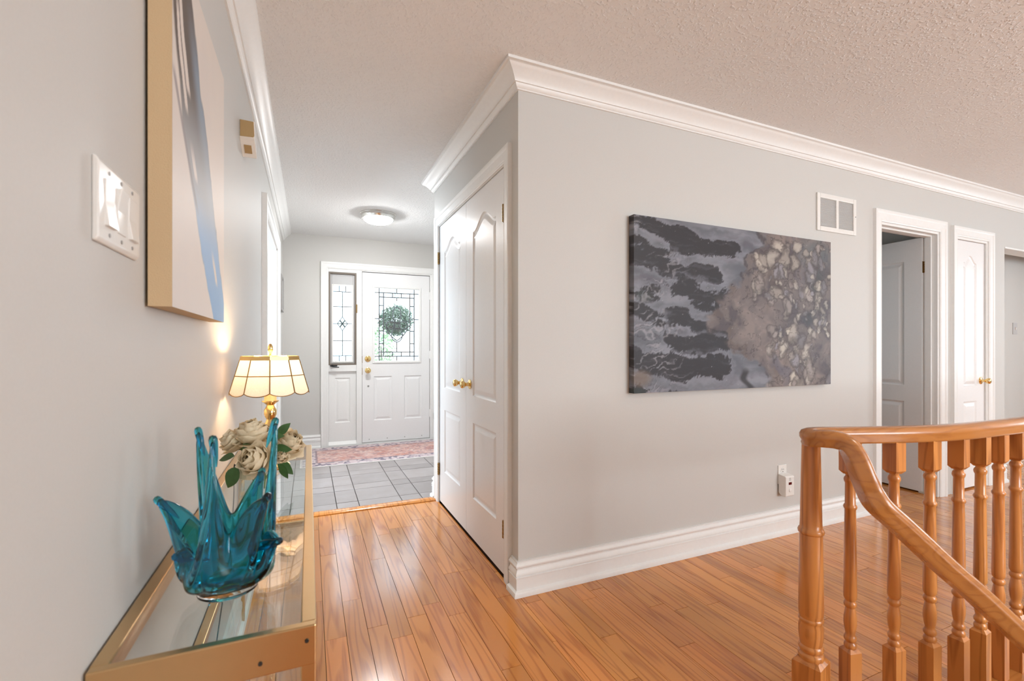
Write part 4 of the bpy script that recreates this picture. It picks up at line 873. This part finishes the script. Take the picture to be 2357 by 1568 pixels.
def sp(ang, r, z): return Vector((LX+r*math.cos(ang), LY+r*math.sin(ang), z))
g = G()
for k in range(NP):
    a0 = PH+2*PI*k/NP; a1 = PH+2*PI*(k+1)/NP; g.add([sp(a0, rt+.001, zt_-.001), sp(a1, rt+.001, zt_-.001), sp(a1, rt-.001, zt_+.013), sp(a0, rt-.001, zt_+.013), sp(a0, rt-.003, zt_-.001), sp(a1, rt-.003, zt_-.001), sp(a1, rt-.005, zt_+.013), sp(a0, rt-.005, zt_+.013)], [(0, 1, 2, 3), (5, 4, 7, 6), (3, 2, 6, 7), (1, 0, 4, 5)])
for k in range(4):
    a = PH+PI/2*k+.2; g.tube([(LX, LY, zt_+.012), sp(a, rt-.004, zt_+.008)], .0016, 5)
shade = g.obj('shade_band', M['brass'], lamp)
seam = G()
for k in range(NP):
    a0 = PH+2*PI*k/NP; a1 = PH+2*PI*(k+1)/NP
    G().add([sp(a0, rt, zt_), sp(a1, rt, zt_), sp(a1, rm, zm), sp(a0, rm, zm)], [(0, 1, 2, 3)]).obj('shell_panel', M['capiz'], shade)
    sc = []; n = 8
    for i in range(n+1):
        t = i/n; p = sp(a0, rb_, zb_).lerp(sp(a1, rb_, zb_), t); drop = .011*math.sin(PI*t)**.7; dirv = (sp(a0, rb_, zb_)+sp(a1, rb_, zb_)-sp(a0, rm, zm)-sp(a1, rm, zm)).normalized(); sc.append(p+dirv*drop)
    G().add([sp(a0, rm, zm)]+sc+[sp(a1, rm, zm)], [tuple(range(n+3))]).obj('shell_panel', M['capiz'], shade)
    seam.tube([sp(a0, rt, zt_), sp(a0, rm, zm), sp(a0, rb_, zb_)], .0020, 5); seam.tube([sp(a0, rm, zm), sp(a1, rm, zm)], .0018, 5); seam.tube(sc, .0016, 5)
seam.obj('brass_seam', M['antique'], shade)
pl_ = bpy.data.lights.new('lamp_light', 'POINT'); pl_.energy = 2.5; pl_.color = (1, .70, .40); pl_.shadow_soft_size = .02; plo = bpy.data.objects.new('lamp_light', pl_); COL.objects.link(plo); plo.location = (LX+.0, LY, 1.082)
G().tube(catmull([(LX-.06, LY+.01, TZ+.008), (LX-.105, LY+.03, TZ+.004), (-.241, LY+.04, TZ+.003), (-.2415, LY+.03, .60), (-.2415, LY-.10, .44), (-.2415, LY-.30, .30), (-.24, LY-.42, .20), (-.232, LY-.50, .05), (-.20, LY-.55, .006), (-.10, LY-.50, .004)], 6), .0020, 6).obj('cord', M['black'], lamp)
# ------------------------------------------------------------------ rose vase and roses
RV = Vector((-.135, 1.50, TZ))
rv = thing('rose_vase', 'small square clear glass vase holding cream roses', 'vase', RV)
g = G(); s = .040; H = .105
g.box(RV.x-s, RV.x+s, RV.y-s, RV.y+s, TZ, TZ+.012)
for (a, b, c, d) in ((-s, -s+.004, -s, s), (s-.004, s, -s, s), (-s+.004, s-.004, -s, -s+.004), (-s+.004, s-.004, s-.004, s)): g.box(RV.x+a, RV.x+b, RV.y+c, RV.y+d, TZ+.012, TZ+H)
g.obj('glass_body', M['tabletop'], rv)
def petal_mesh(w, h, curl, cup, seed):
    rnd = random.Random(seed); nu, nv = 8, 6; vs = []
    for j in range(nv+1):
        v = j/nv; ww = w*math.sin(PI*(.12+.80*v)**.9)**.7 if v < .999 else w*.45
        ww = w*(.30+.70*math.sin(PI*min(1, .12+.62*v)))*(1 if v < .8 else (1-.5*((v-.8)/.2)**2))
        for i in range(nu+1):
            u = i/nu*2-1
            x_ = ww*u; out = cup*(u*u-1)*w*.9*(.5+.5*v); y_ = -out*0+(-cup*w*(1-u*u)*.0)
            bend = curl*v**3*h+.010*0
            bulge = math.sin(PI*min(v, .95))*h*.22
            yy_ = bulge*(1-.5*u*u)-cup*w*u*u*.75+bend
            vs.append((x_, yy_, v*h*(1-.12*u*u)-curl*.25*h*v**4+rnd.uniform(-.0008, .0008)))
    fs = [(j*(nu+1)+i, j*(nu+1)+i+1, (j+1)*(nu+1)+i+1, (j+1)*(nu+1)+i) for j in range(nv) for i in range(nu)]
    return vs, fs
def leaf_geo(g, p, d, ln, wd_, nrm):
    p = Vector(p); d = Vector(d).normalized(); nrm = Vector(nrm); sd = d.cross(nrm).normalized(); nrm = sd.cross(d); n = 7; vs = []
    for i in range(n+1):
        t = i/n; w_ = wd_*math.sin(PI*t**.8)**.9; c = p+d*ln*t-nrm*ln*.25*t*t
        vs += [c-sd*w_+nrm*.12*w_, c, c+sd*w_+nrm*.12*w_]
    g.add(vs, [q for i in range(n) for q in ((3*i, 3*i+1, 3*i+4, 3*i+3), (3*i+1, 3*i+2, 3*i+5, 3*i+4))])
def rose(center, axis, R, label, seed, leaves=()):
    rnd = random.Random(seed); c = Vector(center); ax = Vector(axis).normalized(); q = ax.to_track_quat('Z', 'Y')
    root = thing('rose', label, 'flower', c-ax*R*.8, 'cream roses in the glass vase')
    b0 = c-ax*R*.75
    layers = [(3, .16, 1.20, .0, 1.15, .42), (4, .26, 1.25, .02, 1.0, .55), (5, .40, 1.25, .08, .75, .66), (5, .56, 1.18, .18, .55, .74), (6, .72, 1.05, .34, .38, .78), (6, .84, .92, .55, .25, .82)]
    off = 0
    for li, (n, rad, h, curl, cup, w_) in enumerate(layers):
        off += .6
        for k in range(n):
            vs, fs = petal_mesh(R*w_*.82, R*h*rnd.uniform(.92, 1.05), curl*rnd.uniform(.7, 1.3), cup, seed*100+li*10+k)
            a = off+2*PI*k/n+rnd.uniform(-.12, .12); tilt = .08+.10*li+rnd.uniform(-.03, .03)
            m = Matrix.Rotation(a, 4, 'Z') @ Matrix.Translation((0, R*rad*.35, R*.02*li*-1)) @ Matrix.Rotation(-tilt*(.75 if li < 5 else 1), 4, 'X')
            g = G(); g.add([b0+q @ (m @ Vector(v)) for v in vs], fs); g.obj('petal', M['petal'], root, 180)
    g = G(); end = Vector((RV.x+rnd.uniform(-.022, .022), RV.y+rnd.uniform(-.022, .022), TZ+.018)); mid = b0.lerp(end, .4)-ax*R*.3
    g.lathe([(.004, -.012), (.012, -.004), (R*.38, .008), (R*.45, .02)], b0, ax, 10)
    g.tube(catmull([b0, mid, end], 6), .0026, 6); stem_ = g.obj('stem', M['stem'], root, 60)
    for (p, d, ln, wd_, nn_) in leaves:
        g = G(); leaf_geo(g, p, d, ln, wd_, nn_); g.obj('leaf', M['leaf'], stem_, 60)
def atp(u, v, k):
    a = (u-1178.5)/F_PX; s, c = math.sin(YAW), math.cos(YAW); return Vector((k*(s+a*c), k*(c-a*s), CAM_H+k*(V0-v)/F_PX))
toC = -A_
rose(atp(578, 1056, 1.27), toC*.9+Vector((0, 0, .42))-R_*.15, .050, 'cream rose facing out from the vase front, open spiral showing', 11,
     [(atp(548, 1075, 1.27), -R_*.5+Vector((0, 0, -.8)), .075, .020, toC), (atp(540, 1050, 1.29), -R_+Vector((0, 0, -.1)), .05, .014, toC*.6+Vector((0, 0, .7)))])
rose(atp(580, 988, 1.36), Vector((0, 0, 1))+toC*.25, .056, 'tallest cream rose at the top of the vase bouquet', 22, [(atp(612, 1010, 1.34), R_+Vector((0, 0, .3)), .05, .016, toC*.6+Vector((0, 0, .6)))])
rose(atp(532, 1008, 1.36), -R_*.7+Vector((0, 0, .9))+toC*.3, .047, 'cream rose leaning to the wall side of the vase', 33, [(atp(560, 1022, 1.33), R_*.6+Vector((0, 0, -.6)), .04, .013, toC)])
rose(atp(672, 1013, 1.42), R_*.75+Vector((0, 0, .8))+toC*.35, .050, 'cream rose leaning out over the table edge side of the vase', 44, [(atp(640, 1060, 1.38), R_*.7+Vector((0, 0, -.7)), .06, .015, toC*.8+Vector((0, 0, .4))), (atp(630, 1030, 1.36), R_+Vector((0, 0, -.2)), .05, .014, toC), (atp(640, 1000, 1.37), R_*.5+Vector((0, 0, .5)), .045, .013, toC)])
rose(atp(648, 1048, 1.36), R_*.5+Vector((0, 0, .6))+toC*.8, .022, 'small half-open cream rosebud low in the vase bouquet', 55, [(atp(646, 1068, 1.36), R_*.3+Vector((0, 0, -.9)), .05, .012, toC)])
